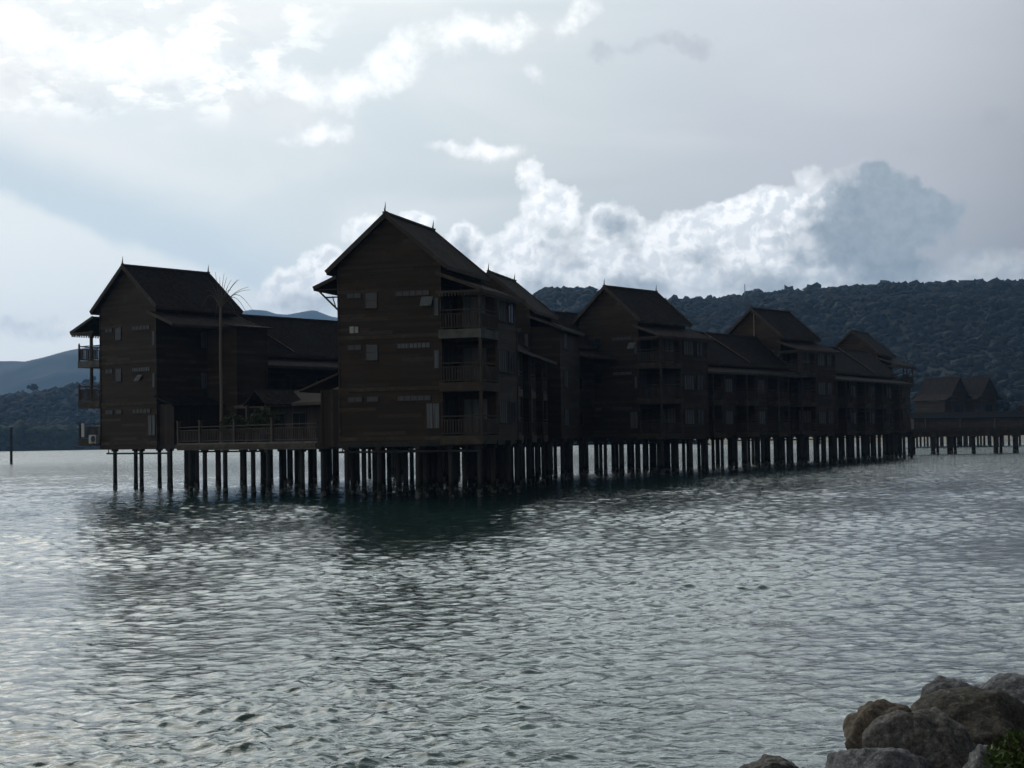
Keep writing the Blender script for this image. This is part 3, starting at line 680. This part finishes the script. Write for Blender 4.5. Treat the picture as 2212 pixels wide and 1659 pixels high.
def house(label, P, ang, seed, right='balcony', left=None, ridge=16.3, depth=8.2, group='gabled timber houses on stilts', pane_seed=0, ac=False):
    root = empty('stilt_house', (P[0], P[1], 0), -R(ang)); tag(root, label, 'house', group)
    rg = random.Random(seed)
    w0 = 0.45; w1 = depth-.4
    body(root, -3.13, 3.13, w0, w1, 2.95, 13.2, ridge=ridge)
    band(root, -3.13, 3.13, w0, w1, (3.5, 6.35, 9.35))
    gable_roof(root, ridge, 0.0, depth)
    # clerestory strips and casements on the gable wall
    for fl, z in enumerate((3.5, 6.5, 9.5)):
        zt = z+2.05
        window(root, 'f', w0, -2.6, -1.75, zt, zt+.26, 2, M_SLAT, fr=.045)
        window(root, 'f', w0, -1.45, -.75, zt-.62 if fl else zt, zt+.26, 1, M_GLASS if fl else M_SLAT, rows=2 if fl else 1, fr=.05)
        window(root, 'f', w0, .45, 2.45, zt, zt+.26, 8 if fl == 1 else 5, M_SLAT if fl != 1 else M_CURT, fr=.04)
        if fl == 0: window(root, 'f', w0, 2.2, 2.95, z+.45, z+1.85, 2, M_CURT)
        else: window(root, 'f', w0, 2.72, 2.98, z+.85, z+1.85, 1, M_CURT)
    for fl, z in enumerate((3.5, 6.5, 9.5)):
        for y in (w0+4.1,):
            if not (right == 'balcony'): window(root, 'r', 3.13, y, y+1.3, z+.8, z+1.95, 3, M_CURT)
    if right in ('balcony', 'closed', 'eave'):
        lean_roof(root, 1, -.35, depth+.1, fringe=(right == 'balcony'))
    if right == 'balcony':
        corner_balcony(root, 1, 0.0, 3.4, light=(2,) if seed == 2 else ())
        body(root, 3.16, 5.4, 3.45, w1, 2.95, 11.9, name='side_bay')
        for z in (3.5, 6.5, 9.5):
            window(root, 'r', 5.4, 4.0, 5.5, z+.75, z+1.95, 4, M_CURT); window(root, 'r', 5.4, 6.1, 7.1, z+.75, z+1.95, 2, M_GLASS)
    if right == 'closed':
        body(root, 3.16, 5.4, w0+.3, w1, 2.95, 11.9, name='side_bay')
        for z in (3.5, 6.5, 9.5): window(root, 'r', 5.4, 2.0, 3.4, z+.75, z+1.95, 3, M_CURT)
    if right == 'rear':
        lean_roof(root, 1, -.35, depth+1.6, fringe=True)
        body(root, 3.16, 4.2, w0+.3, 3.4, 2.95, 12.0, name='side_bay')
        body(root, 3.16, 5.4, 3.45, w1, 2.95, 9.0, name='side_bay')
        corner_balcony_at(root, 3.9, depth+1.0)
    if left == 'balcony':
        lean_roof(root, -1, -.2, 3.6, fringe=True)
        corner_balcony(root, -1, 0.3, 3.3, floors=(3.75, 6.55, 9.55), light=(2,), doors=False, posts=False)
        for z0, z1 in ((6.55, 9.05), (9.55, 11.8)):
            p = MB(); p.box(-4.36, -4.18, .4, .58, z0, z1); p.build('post', M_TRIM, root)
    if left == 'bracket':
        lean_roof(root, -1, .2, 3.8, x1=4.57, z0=12.85, z1=12.25, fringe=False)
        for y in (.4, 3.4):
            b = MB(); b.bar((-3.16, y, 10.9), (-4.35, y, 12.05), .09); b.bar((-3.16, y, 11.65), (-3.9, y, 11.65), .08); b.bar((-3.16, y, 12.1), (-4.5, y, 12.12), .07)
            b.bar((-3.5, y, 11.7), (-3.3, y, 11.1), .05); b.build('bracket', M_TRIM, root)
    xs = [-2.9, -.75, 1.4, 3.4]+([5.3] if right else [])
    if left == 'balcony': pile_grid(root, [-2.1, 1.5, 4.7], [.6, 2.8, 5.1, 7.5], seed=seed)
    else: pile_grid(root, xs, [.5, 2.9, 5.3, 7.6], seed=seed)
    m = MB(); m.box(-3.13, 3.13, w0+.05, w1, 2.94, 3.0); m.build('floor_slab', M_CONCD, root)
    return root
def corner_balcony_at(root, y0, y1):
    z = 9.5; m = MB(); m.box(3.18, 5.65, y0, y1, z-.5, z-.01); m.build('balcony_slab', M_CONCD, root)
    r = MB(); rail(r, (5.57, y0, z), (5.57, y1-.1, z)); rail(r, (5.57, y1-.1, z), (3.3, y1-.1, z), ends=(0, 1)); r.build('railing', M_TRIM, root)
    for y in (4.1, 5.9, y1-.1):
        p = MB(); p.box(5.48, 5.62, y-.08, y+.08, z, 11.75); p.build('post', M_TRIM, root)

def wing(label, P, ang, L, y0=0.0, seed=0, ridge=13.25, bays=True, phase=0.0, flash=(), front=False, dy=0.0, pilerows=None, group='two-storey wings joining the gabled houses'):
    root = empty('stilt_wing', (P[0], P[1], 0), -R(ang)); tag(root, label, 'building', group)
    ez = ridge-3.15
    body(root, -3.13, 3.13, y0, y0+L, 2.95, ez+.1, ridge=ridge)
    gable_roof(root, ridge, y0-.1, y0+L+.1, fin=(0, 0), barge=(1, 1))
    lean_roof(root, 1, y0-.05, y0+L+.05, z0=ez-.35, z1=ez-1.05, fringe=False)
    for yy in flash:
        b = MB(); b.bar((.08, yy, ridge+.05), (3.55, yy+2.9, ez+.20), .2, .06); b.build('roof_flashing', M_FLASH, root)
    zs = (3.5, 6.5)
    if bays:
        y = y0+phase; k = 0
        while y+6.0 < y0+L+.5:
            body(root, 3.16, 5.1, y, y+2.6, 2.95, ez-1.0, name='room_bay')
            for i, z in enumerate(zs):
                window(root, 'r', 5.1, y+.55, y+2.05, z+.75, z+1.95, 4, M_CURT if (k+i) % 3 else M_GLASS)
                m = MB(); m.box(3.16, 5.65, y+4.0, y+6.35, z-.5, z); m.box(3.16, 4.7, y+2.7, y+3.98, z-.4, z); m.build('balcony_slab', M_CONCD, root)
                r = MB(); rail(r, (5.57, y+4.1, z), (5.57, y+6.2, z)); rail(r, (3.3, y+4.1, z), (5.5, y+4.1, z), ends=(0, 0)); r.build('railing', M_TRIM, root)
                window(root, 'r', 3.13, y+4.4, y+5.9, z+.05, z+2.05, 2, M_GLASS if (k+i) % 2 else M_CURT, name='glazed_door')
                for yp in (y+4.08, y+6.22):
                    p = MB(); p.box(5.5, 5.64, yp-.07, yp+.07, z, z+2.5); p.build('post', M_TRIM, root)
            y += 6.4; k += 1
    else:
        for z in zs:
            for yy in np.arange(y0+1.5, y0+L-1.5, 3.4): window(root, 'r', 3.13, float(yy), float(yy)+1.0, z+.9, z+1.9, 2, M_GLASS)
    n = max(2, int(round(L/2.75)))
    pile_grid(root, [-2.7, 0.3, 3.0, 5.2], [y0+.4+(L-.8)*k/n for k in range(n+1)], seed=seed)
    m = MB(); m.box(-3.13, 3.13, y0+.05, y0+L-.05, 2.94, 3.0); m.build('floor_slab', M_CONCD, root)
    return root

# ------------------------------------------------------------------ the houses of the row
hA = house('gabled house at the far left with balconies hanging over the water', (-28.11, 113.76), 37.5, 1, right='eave', left='balcony')
# stair block against its right side
body(hA, 3.16, 6.3, 5.2, 8.2, 2.95, 11.6, name='stair_block')
b = MB(); b.slab([(3.0, 4.9, 12.3), (6.7, 4.9, 11.75), (6.7, 8.6, 11.75), (3.0, 8.6, 12.3)], .12); b.build('stair_roof', M_ROOF, hA)
b = MB(); b.slab([(3.2, .1, 6.75), (5.2, .1, 6.05), (5.2, 5.1, 6.05), (3.2, 5.1, 6.75)], .12); b.build('porch_roof', M_ROOF, hA)
body(hA, 3.2, 4.8, .6, 5.1, 2.95, 6.1, name='porch_wall', mats=M_WOOD2)
hD = house('tallest nearest gabled house, pale concrete edge on its top corner balcony', (-7.11, 89.75), 16.8, 2, left='bracket')
hE = house('gabled house directly behind the nearest one, only its roof and right flank showing', (-1.69, 122.37), 14.5, 3, right='closed')
hF = house('gabled house in the middle of the row with a corner balcony on three floors', (8.11, 135.78), 38.5, 4)
hG = house('gabled house second from the far end, pale pipe running down its gable', (24.76, 162.15), 38.5, 5)
hH = house('last gabled house of the row with an open roofed balcony at its far corner', (43.45, 200.7), 27.0, 6, right='rear')
b = MB(); b.tube([(.15, .36, 16.1), (.15, .36, 12.9)], .07, 6); b.build('drain_pipe', M_FLASH, hG)
# annex with a shed roof on the left of the nearest house
body(hD, -4.32, -3.16, .6, 3.4, 2.95, 6.3, name='annex_wall', mats=M_WOOD2)
b = MB(); b.slab([(-3.14, .2, 7.25), (-3.14, 3.7, 7.25), (-5.6, 3.7, 6.3), (-5.6, .2, 6.3)], .12); b.build('annex_roof', M_CONCD, hD)
# small things on the walls
def casement(root, u, y, z):
    b = MB(); b.bar((u, y-.05, z+.45), (u+.35, y-.35, z), .62, .05, up=(0, 1, 0)); return b.build('open_casement', M_CURT, root)
def open_win(root, u, y, z, w=.7, h=.6):
    f = MB(); f.slab([(u, y-.06, z+h), (u+w, y-.06, z+h), (u+w, y-.42, z+.08), (u, y-.42, z+.08)], .035); return f.build('open_casement', M_CURT, root)
open_win(hD, 2.0, .45, 10.85); open_win(hA, 1.1, .45, 7.8, .55, .5); open_win(hF, 2.2, .45, 10.7)
b = MB(); b.box(-2.42, -2.16, .33, .43, 9.52, 9.9); b.box(-2.12, -1.9, .36, .43, 9.52, 9.88); b.build('vent_box', M_WHITE, hD)
b = MB(); b.box(.9, 1.0, -.02, .05, 14.2, 15.1); 
def ac_unit(P, rz, label):
    t = empty('outdoor_unit', P, rz); tag(t, label, 'air conditioner')
    b = MB(); b.box(-.42, .42, -.16, .16, 0, .62); b.box(-.38, -.3, -.12, .12, -.06, 0); b.box(.3, .38, -.12, .12, -.06, 0); b.build('casing', M_WHITE, t)
    g = MB()
    for k in range(24):
        a0 = 2*math.pi*k/24; a1 = 2*math.pi*(k+1)/24
        g.tri((.1, -.175, .31), (.1+.25*math.cos(a0), -.175, .31+.25*math.sin(a0)), (.1+.25*math.cos(a1), -.175, .31+.25*math.sin(a1)))
    g.build('fan_grille', M_BLACK, t)
def L2W(root, x, y, z):
    a = root.rotation_euler[2]; c, s = math.cos(a), math.sin(a); return (root.location.x+c*x-s*y, root.location.y+s*x+c*y, z)
ac_unit(L2W(hA, -3.55, .12, 3.42), hA.rotation_euler[2], 'white air conditioner outdoor unit at the foot of the far-left house')

wing('long two-storey wing behind the terrace, its roof joining the far-left house', (-28.11+.609*8.3, 113.76+.793*8.3), 37.5, 24.0, bays=False, seed=11, flash=(2.6,))
wing('balconied wing running back from the nearest house to the house behind it', (-6.5, 93.3), 8.5, 24.0, y0=4.4, seed=12, phase=.2)
wing('short roof piece between the second gabled house and the middle one', (2.0, 136.0), 40.0, 11.0, seed=13, ridge=14.3, bays=False)
wing('balconied wing between the middle gabled house and the one second from the end', (8.11-2.3*.783+.6225*8, 135.78+2.3*.6225+.7826*8), 37.0, 23.0, seed=14, phase=.2, flash=(12.3,))
wing('balconied wing leading to the last gabled house', (24.0+.53*8, 162.0+.85*8), 31.0, 31.0, seed=15, phase=2.5, flash=(20.0,))
# ------------------------------------------------------------------ terrace in front of the long wing
te = empty('terrace', (-22.3, 104.5, 0), -R(49.1)); tag(te, 'timber-railed terrace on piles between the far-left house and the nearest house', 'terrace')
TL = 16.6
b = MB(); b.box(0, TL, 0, 9.5, 2.85, 3.32); b.build('slab', M_CONC, te)
b = MB(); b.box(.02, TL-.02, -.12, -.01, 2.95, 3.22); b.build('edge_beam', M_CONCD, te)
xs_ = [0.06, 3.6, 4.2, 8.3, 8.5, 12.6, TL-.1]
for a, c in ((0.1, 2.9), (3.0, 7.2), (7.3, 11.6), (11.7, TL-.1)):
    r = MB(); rail(r, (a, .1, 3.32), (c, .1, 3.32), h=1.05, gap=.2, post=.14, ends=(0, 0)); r.build('railing', M_TRIM, te)
for x in (0.1, 2.95, 7.25, 11.65):
    p = MB(); p.box(x-.1, x+.1, 0, .2, 3.32, 4.72); p.box(x-.13, x+.13, -.03, .23, 4.72, 4.8); p.build('post', M_TRIM, te)
rg = random.Random(5)
for x in [0.5+2.6*k for k in range(7)]:
    for y in (.5, 4.4, 8.6): pile(te, x+rg.uniform(-.3, .3), y+rg.uniform(-.4, .4), 2.85)
lob = empty('low_pavilion', (-22.3+6.0*.756, 104.5+6.0*.655, 0), -R(49.1)); tag(lob, 'low pavilion with a small gabled entrance canopy at the back of the terrace', 'pavilion')
body(lob, -1, 16, 0.6, 5.5, 3.34, 6.0, mats=M_WOOD2)
b = MB(); b.slab([(-1.6, -.6, 5.85), (16.6, -.6, 5.85), (16.6, 5.5, 7.2), (-1.6, 5.5, 7.2)], .14); b.build('roof', M_ROOF, lob)
b = MB(); b.box(-1.6, 16.6, -.64, -.6, 5.66, 5.86); b.build('fascia', M_TRIM, lob)
for s in (0,):
    b = MB(); b.slab([(4.2, -2.6, 6.75), (5.6, -2.6, 5.8), (5.6, 0.4, 5.8), (4.2, 0.4, 6.75)], .1); b.slab([(2.8, -2.6, 5.8), (4.2, -2.6, 6.75), (4.2, 0.4, 6.75), (2.8, 0.4, 5.8)], .1); b.build('canopy_roof', M_ROOF, lob)
for x in (3.0, 5.4):
    b = MB(); b.box(x-.09, x+.09, -2.5, -2.32, 3.34, 5.75); b.build('post', M_TRIM, lob)
for x in (1.5, 4.0, 11.0, 13.8): window(lob, 'f', .6, x, x+1.5, 3.5, 5.2, 2, M_DARK)

tw = empty('towel', L2W(hA, -4.85, .2, 3.9), hA.rotation_euler[2]); tag(tw, 'white towel hanging on the lowest balcony railing of the far-left house', 'towel')
b = MB(); b.box(-.17, .17, -.1, -.085, 0, .98); b.bar((-.17, -.09, .98), (.17, -.09, .98), .05); b.build('cloth', mat('white_cloth', (.55, .56, .56), .9), tw)
# palm with bare drooping stalks
pt = empty('palm_tree', (-19.62, 106.0, 3.32)); tag(pt, 'tall thin palm with a sparse spray of bare fronds rising above the terrace', 'palm')
b = MB(); b.tube([(0, 0, 0), (.03, 0, 3), (0, 0, 6), (.05, 0, 9.1)], [.13, .11, .10, .085], 8); b.build('trunk', mat('palm_trunk', (0.17, 0.15, 0.125), 0.85, 0.2, (9.0, .6, (1, 1, 4), .02)), pt)
M_FR = mat('dry_frond', (0.12, 0.11, 0.08), .8)
for (x1, z1, bend) in [(-.25, 2.5, .1), (.12, 2.15, .05), (.42, 2.4, .1), (.62, 2.1, .15), (.85, 1.95, .2), (1.15, 2.0, .2), (1.45, 1.9, .25), (1.9, 1.5, .3), (2.1, 1.25, .35), (2.2, -.05, .9), (1.8, -.45, .95), (1.2, -.7, .8), (-.6, 1.9, .3), (-1.0, 1.2, .5), (-1.3, .2, .8), (.9, 1.2, .4), (-.5, -.6, .7)]:
    f = MB(); pts = []; yy = rg.uniform(-.9, .9)
    for k in range(9):
        t = k/8; pts.append((x1*t, yy*t, 9.0+z1*t + bend*math.sin(math.pi*t)*1.1))
    f.tube(pts, [.03, .027, .024, .022, .02, .018, .016, .013, .008], 5); f.build('frond', M_FR, pt)

def leafy(name, loc, label, cat, n, rx, rz, col_m, leaf=.12, group=None, seed=0, pot=True, up=.5):
    r = random.Random(seed); t = empty(name, loc); tag(t, label, cat, group); s = MB()
    for k in range(9):
        a = r.uniform(0, 6.28); d = rx*r.uniform(.2, .8); s.tube([(0, 0, 0), (d*.4*math.cos(a), d*.4*math.sin(a), rz*.5), (d*math.cos(a), d*math.sin(a), rz*r.uniform(.7, 1.0))], [.03, .02, .008], 5)
    s.build('stem', M_BARK, t); c = MB()
    for k in range(n):
        a = r.uniform(0, 6.28); q = r.random()**.5; z = rz*(up+(1-up)*r.random())*(1-.35*q*q) - rz*.35*r.random()*q
        p = Vector((rx*q*math.cos(a), rx*q*math.sin(a), max(z, .02)))
        d = Vector((r.gauss(0, 1), r.gauss(0, 1), r.gauss(.4, .7))).normalized(); w = d.cross(Vector((r.gauss(0, 1), r.gauss(0, 1), r.gauss(0, 1)))).normalized(); l = leaf*r.uniform(.7, 1.4)
        nn = w.cross(d)*l*.18
        c.quad(p, p+d*l*.5+w*l*.28+nn, p+d*l, p+d*l*.5-w*l*.28+nn)
    c.build('foliage', col_m, t)
    if pot:
        pb = MB(); pb.tube([(0, 0, -.45), (0, 0, -.1), (0, 0, 0)], [.24, .33, .36], 12); pb.build('pot', M_PILE, t)
    return t
M_LEAF = mat('shrub_leaves', (0.035, 0.05, 0.017), 0.6, 0.3, None, (1.5, (0.06, 0.075, 0.025), .4, .65, (1, 1, 1)))
leafy('potted_shrub', (-17.9, 100.9, 3.8), 'leafy potted shrub on the terrace just right of the palm trunk', 'shrub', 900, .8, 1.35, M_LEAF, .22, 'shrubs behind the terrace railing', 1)
leafy('potted_shrub', (-15.6, 98.8, 3.8), 'rounder potted shrub nearer the entrance canopy, farther right on the terrace', 'shrub', 1200, 1.0, 1.7, M_LEAF, .22, 'shrubs behind the terrace railing', 2)

# ------------------------------------------------------------------ marker post in open water
mp = empty('marker_post', (-90.0, 282.5, 0)); tag(mp, 'lone grey marker post standing in open water at the far left', 'post')
b = MB(); b.tube([(0, 0, -3), (0, 0, 6.4)], [.25, .24], 10); b.build('pole', M_PILE, mp)
b = MB(); b.tube([(0, 0, 6.4), (0, 0, 6.65)], [.3, .3], 10); b.build('cap', M_BLACK, mp)

# ------------------------------------------------------------------ walkway at the right
wk = empty('walkway', (53.0, 220.5, 0), R(4.0)); tag(wk, 'raised timber walkway on piles leading off to the right', 'walkway')
WL = 60.0
b = MB(); b.box(0, WL, 0, 3.4, 3.15, 3.6); b.build('deck', M_TRIM, wk)
b = MB(); b.box(0, WL, .25, .5, 2.45, 3.15); b.box(0, WL, 2.9, 3.15, 2.45, 3.15); b.build('beam', M_CONCD, wk)
for k in range(12):
    r = MB(); rail(r, (k*5.0, .1, 3.6), (k*5.0+4.9, .1, 3.6), h=1.15, gap=.25, post=.2, ends=(1, 0)); r.build('railing', M_TRIM, wk)
r = MB(); rail(r, (0, 3.3, 3.6), (WL, 3.3, 3.6), h=1.15, gap=.4, ends=(0, 0)); r.build('railing', M_TRIM, wk)
rg = random.Random(8); x = .6
while x < WL:
    for y in (.4, 3.0): pile(wk, x+rg.uniform(-.3, .3)+(y > 1)*.9, y, 2.45, .26)
    if rg.random() < .5: pile(wk, x+rg.uniform(.9, 1.4), 1.7, 2.45, .2)
    x += rg.choice([2.4, 3.0, 3.6])

# ------------------------------------------------------------------ farther houses beyond the walkway
def far_house(label, P, ang, ridge=14.6, half=2.9, depth=9.0, xw=2.5, seed=0):
    root = empty('stilt_house', (P[0], P[1], 0), -R(ang)); tag(root, label, 'house', 'smaller gabled houses beyond the walkway')
    sl = 1.28; ez = ridge-half*sl
    b = MB(); lap(b, 'f', .5, -xw, xw, 3.0, ez+.2); lap(b, 'r', xw, .5, depth-.4, 3.0, ez+.2); lap(b, 'l', -xw, -(depth-.4), -.5, 3.0, ez+.2); lap(b, 'b', depth-.4, -xw, xw, 3.0, ez+.2)
    lap(b, 'f', .5, -xw, xw, ez+.2, ridge-.2, gable=(ridge-.2, sl)); lap(b, 'b', depth-.4, -xw, xw, ez+.2, ridge-.2, gable=(ridge-.2, sl)); b.build('wall', M_WOOD, root)
    gable_roof(root, ridge, 0, depth, half=half, slope=sl)
    lean_roof(root, -1, 0, depth, x0=xw, x1=xw+2.4, z0=ez-.1, z1=ez-1.1, fringe=False); lean_roof(root, 1, 0, depth, x0=xw, x1=xw+2.4, z0=ez-.1, z1=ez-1.1, fringe=False)
    body(root, -4.3, -2.53, .8, depth-.5, 3.0, ez-1.0, name='side_bay')
    for z in (3.6, 6.6): window(root, 'f', .5, -1.2, 1.2, z+.5, z+2.0, 3, M_GLASS)
    pile_grid(root, [-4, -2, 0, 2, 4], [.6, 3.5, 6.5], seed=seed, top=3.0, r=.2)
    return root
far_house('small steep-gabled house beyond the walkway, left one of the overlapping pair', (94.3, 331.0), -37, seed=21)
far_house('small steep-gabled house beyond the walkway, right one of the overlapping pair', (101.6, 334.5), -37, seed=22)
far_house('small gabled house cut off by the right edge of the picture', (116.6, 331.0), -30, ridge=13.2, seed=23)
lh = empty('low_hall', (80.5, 316.0, 0), R(3)); tag(lh, 'long low dark hall on piles behind the walkway railing', 'hall')
body(lh, 0, 42, 0, 5, 3.0, 5.9); b = MB(); b.slab([(-.8, -1, 5.8), (42.8, -1, 5.8), (42.8, 3, 7.0), (-.8, 3, 7.0)], .15); b.slab([(-.8, 3, 7.0), (42.8, 3, 7.0), (42.8, 6, 5.8), (-.8, 6, 5.8)], .15); b.build('roof', mat('tarred_roof', (0.016, 0.015, 0.015), 1.0, 0.02), lh)
b = MB(); b.box(0, 42, -.6, 5, 2.7, 3.0); b.build('floor_slab', M_CONCD, lh)
for k in range(17):
    for y in (0, 4.5): pile(lh, .5+2.55*k+rg.uniform(-.4, .4), y, 2.7, .22)
# trees on the low ground behind them
M_BUSH = foliage_mat('waterside_tree_leaves', (0.035, 0.055, 0.02), (0.08, 0.11, 0.035), 0.6)
for i, (x, y, s, k) in enumerate([(88, 452, .62, 0), (100, 440, .5, 2), (133, 436, .6, 1), (141, 431, .55, 2), (150, 433, .62, 0), (124, 445, .6, 2)]):
    o = copytree(protos[k]); o.location = (x, y, 1.0); o.scale = (s*1.3, s*1.3, s); o.rotation_euler[2] = i*1.3
    tag(o, 'dark green tree on the beach side behind the small houses at the right', 'tree', 'trees behind the far houses')

# ------------------------------------------------------------------ foreground boulders
def rock_mat(name, c1, c2, c3, lichen=.62):
    m = bpy.data.materials.new(name); m.use_nodes = True; t = NT(m.node_tree); p = m.node_tree.nodes['Principled BSDF']
    p.inputs['Roughness'].default_value = 0.9; p.inputs['Specular IOR Level'].default_value = 0.2
    g = t.n.new('ShaderNodeTexCoord').outputs['Object']
    a = t.noise(g, 2.2, 8.0, .65, .4); c = t.noise(g, 22.0, 8.0, .75); v = t.noise(t.v('ADD', g, (5, 3, 1)), 3.5, 7.0, .6, 1.0)
    col = t.mix(t.step(a, .35, .68), c1, c2); col = t.mix(t.step(v, lichen, lichen+.12), col, c3)
    col = t.mix(t.step(c, .47, .62, 0, .75), col, tuple(x*.3 for x in c1)); col = t.mix(t.step(c, .46, .36, 0, .6), col, tuple(min(1, x*1.9) for x in c2))
    t.l.new(col, p.inputs['Base Color'])
    bn = t.n.new('ShaderNodeBump'); bn.inputs['Strength'].default_value = .9; bn.inputs['Distance'].default_value = .035
    t.l.new(t.m('ADD', t.m('MULTIPLY', c, .5), t.m('ADD', a, t.m('MULTIPLY', v, .4))), bn.inputs['Height']); t.l.new(bn.outputs[0], p.inputs['Normal'])
    return m
M_R1 = rock_mat('brown_grey_rock', (0.104, 0.099, 0.090), (0.184, 0.176, 0.160), (0.320, 0.312, 0.288), .64)
M_R2 = rock_mat('rust_stained_rock', (0.104, 0.086, 0.067), (0.168, 0.136, 0.099), (0.272, 0.144, 0.064), .6)
M_R3 = rock_mat('speckled_dark_rock', (0.064, 0.059, 0.050), (0.128, 0.115, 0.093), (0.384, 0.352, 0.264), .6)
M_R4 = rock_mat('pale_grey_rock', (0.152, 0.152, 0.154), (0.240, 0.240, 0.242), (0.320, 0.320, 0.315), .6)
def boulder(loc, r, seed, m, label, rot=0.0, cuts=9):
    rr = random.Random(seed); bv, bf = ico(5); off = Vector((rr.uniform(0, 90), rr.uniform(0, 90), rr.uniform(0, 90)))
    planes = []
    for k in range(cuts):
        n = Vector((rr.gauss(0, 1), rr.gauss(0, 1), rr.gauss(.15, .8))).normalized(); planes.append((n, rr.uniform(.62, .88)))
    V = np.zeros_like(bv)
    for i, p in enumerate(bv):
        q = Vector(p); d = 1.0
        for n, h in planes:
            c = q.dot(n)
            if c > 1e-3: d = min(d, h/c + 0.05*max(0, 1-c)*0) if h/c < d else d
        q = q*(d*.9 + .1)
        q *= 1 + .13*noise.fractal(q*1.6+off, 1.0, 2.0, 3) + .05*noise.fractal(q*5+off, .7, 2.1, 5)
        V[i] = q
    V = V*np.array(r)
    o = npmesh('boulder', V, bf, m); o.location = loc; o.rotation_euler = (rr.uniform(-.2, .2), rr.uniform(-.2, .2), rot); tag(o, label, 'boulder', 'boulders of the rock bank'); return o
boulder((2.24, 14.4, .10), (.36, .38, .42), 1, M_R1, 'small brown boulder alone at the waterline, leftmost of the rock bank')
boulder((3.10, 13.9, .08), (.58, .5, .62), 2, M_R4, 'flat grey boulder at the bottom edge in front of the largest boulder')
boulder((3.50, 15.1, .30), (.42, .5, .48), 3, M_R2, 'rust-stained boulder behind the left shoulder of the largest boulder')
boulder((3.64, 14.4, .20), (.56, .58, .62), 4, M_R1, 'largest brown-grey rounded boulder in the middle of the rock bank')
boulder((4.46, 15.2, .32), (.80, .75, .54), 5, M_R3, 'dark speckled boulder with yellowish lichen right of the largest boulder')
boulder((5.0, 16.3, .32), (.72, .66, .56), 6, M_R4, 'pale grey boulder, highest at the right edge of the picture')
boulder((4.40, 16.2, .38), (.48, .45, .44), 7, M_R4, 'small pale boulder peeping out behind the dark speckled one')
boulder((4.00, 13.6, .22), (.30, .3, .40), 8, M_R4, 'small grey boulder below the dark speckled one beside the leaves')
boulder((4.46, 13.2, .26), (.36, .36, .50), 9, M_R4, 'grey boulder in the bottom right corner behind the green plant')
boulder((5.5, 14.8, .4), (.8, .8, .6), 10, M_R1, 'brown boulder just beyond the right edge of the picture')
gb = MB(); gb.quad((1.0, 13.6, -.5), (7.0, 15.0, -.3), (9.0, 9, .2), (-1, 8, -.2)); gb.quad((-1, 8, -.2), (9, 9, .2), (9, -30, 1.6), (-14, -30, 1.6)); gb.quad((7, 15, -.3), (30, 30, -.3), (40, -30, 1.6), (9, 9, .2)); gb.quad((9, 9, .2), (40, -30, 1.6), (9, -30, 1.6), (9, -10, 1.6))
tag(gb.build('ground', mat('bank_soil', (0.09, 0.08, 0.06), .95, .1, (3.0, 1.0, (1, 1, 1), .1))), kind='structure')
M_GREEN = mat('bright_leaves', (0.06, 0.10, 0.02), .5, .3, None, (3.0, (0.10, 0.14, 0.03), .4, .65, (1, 1, 1)))
leafy('creeper', (4.12, 13.1, .42), 'bright green leafy plant growing between the boulders at the bottom right', 'plant', 520, .24, .42, M_GREEN, .075, None, 4, False)
leafy('creeper', (2.46, 13.9, .28), 'tiny green sprig beside the leftmost boulder', 'plant', 60, .08, .14, M_GREEN, .05, None, 5, False)
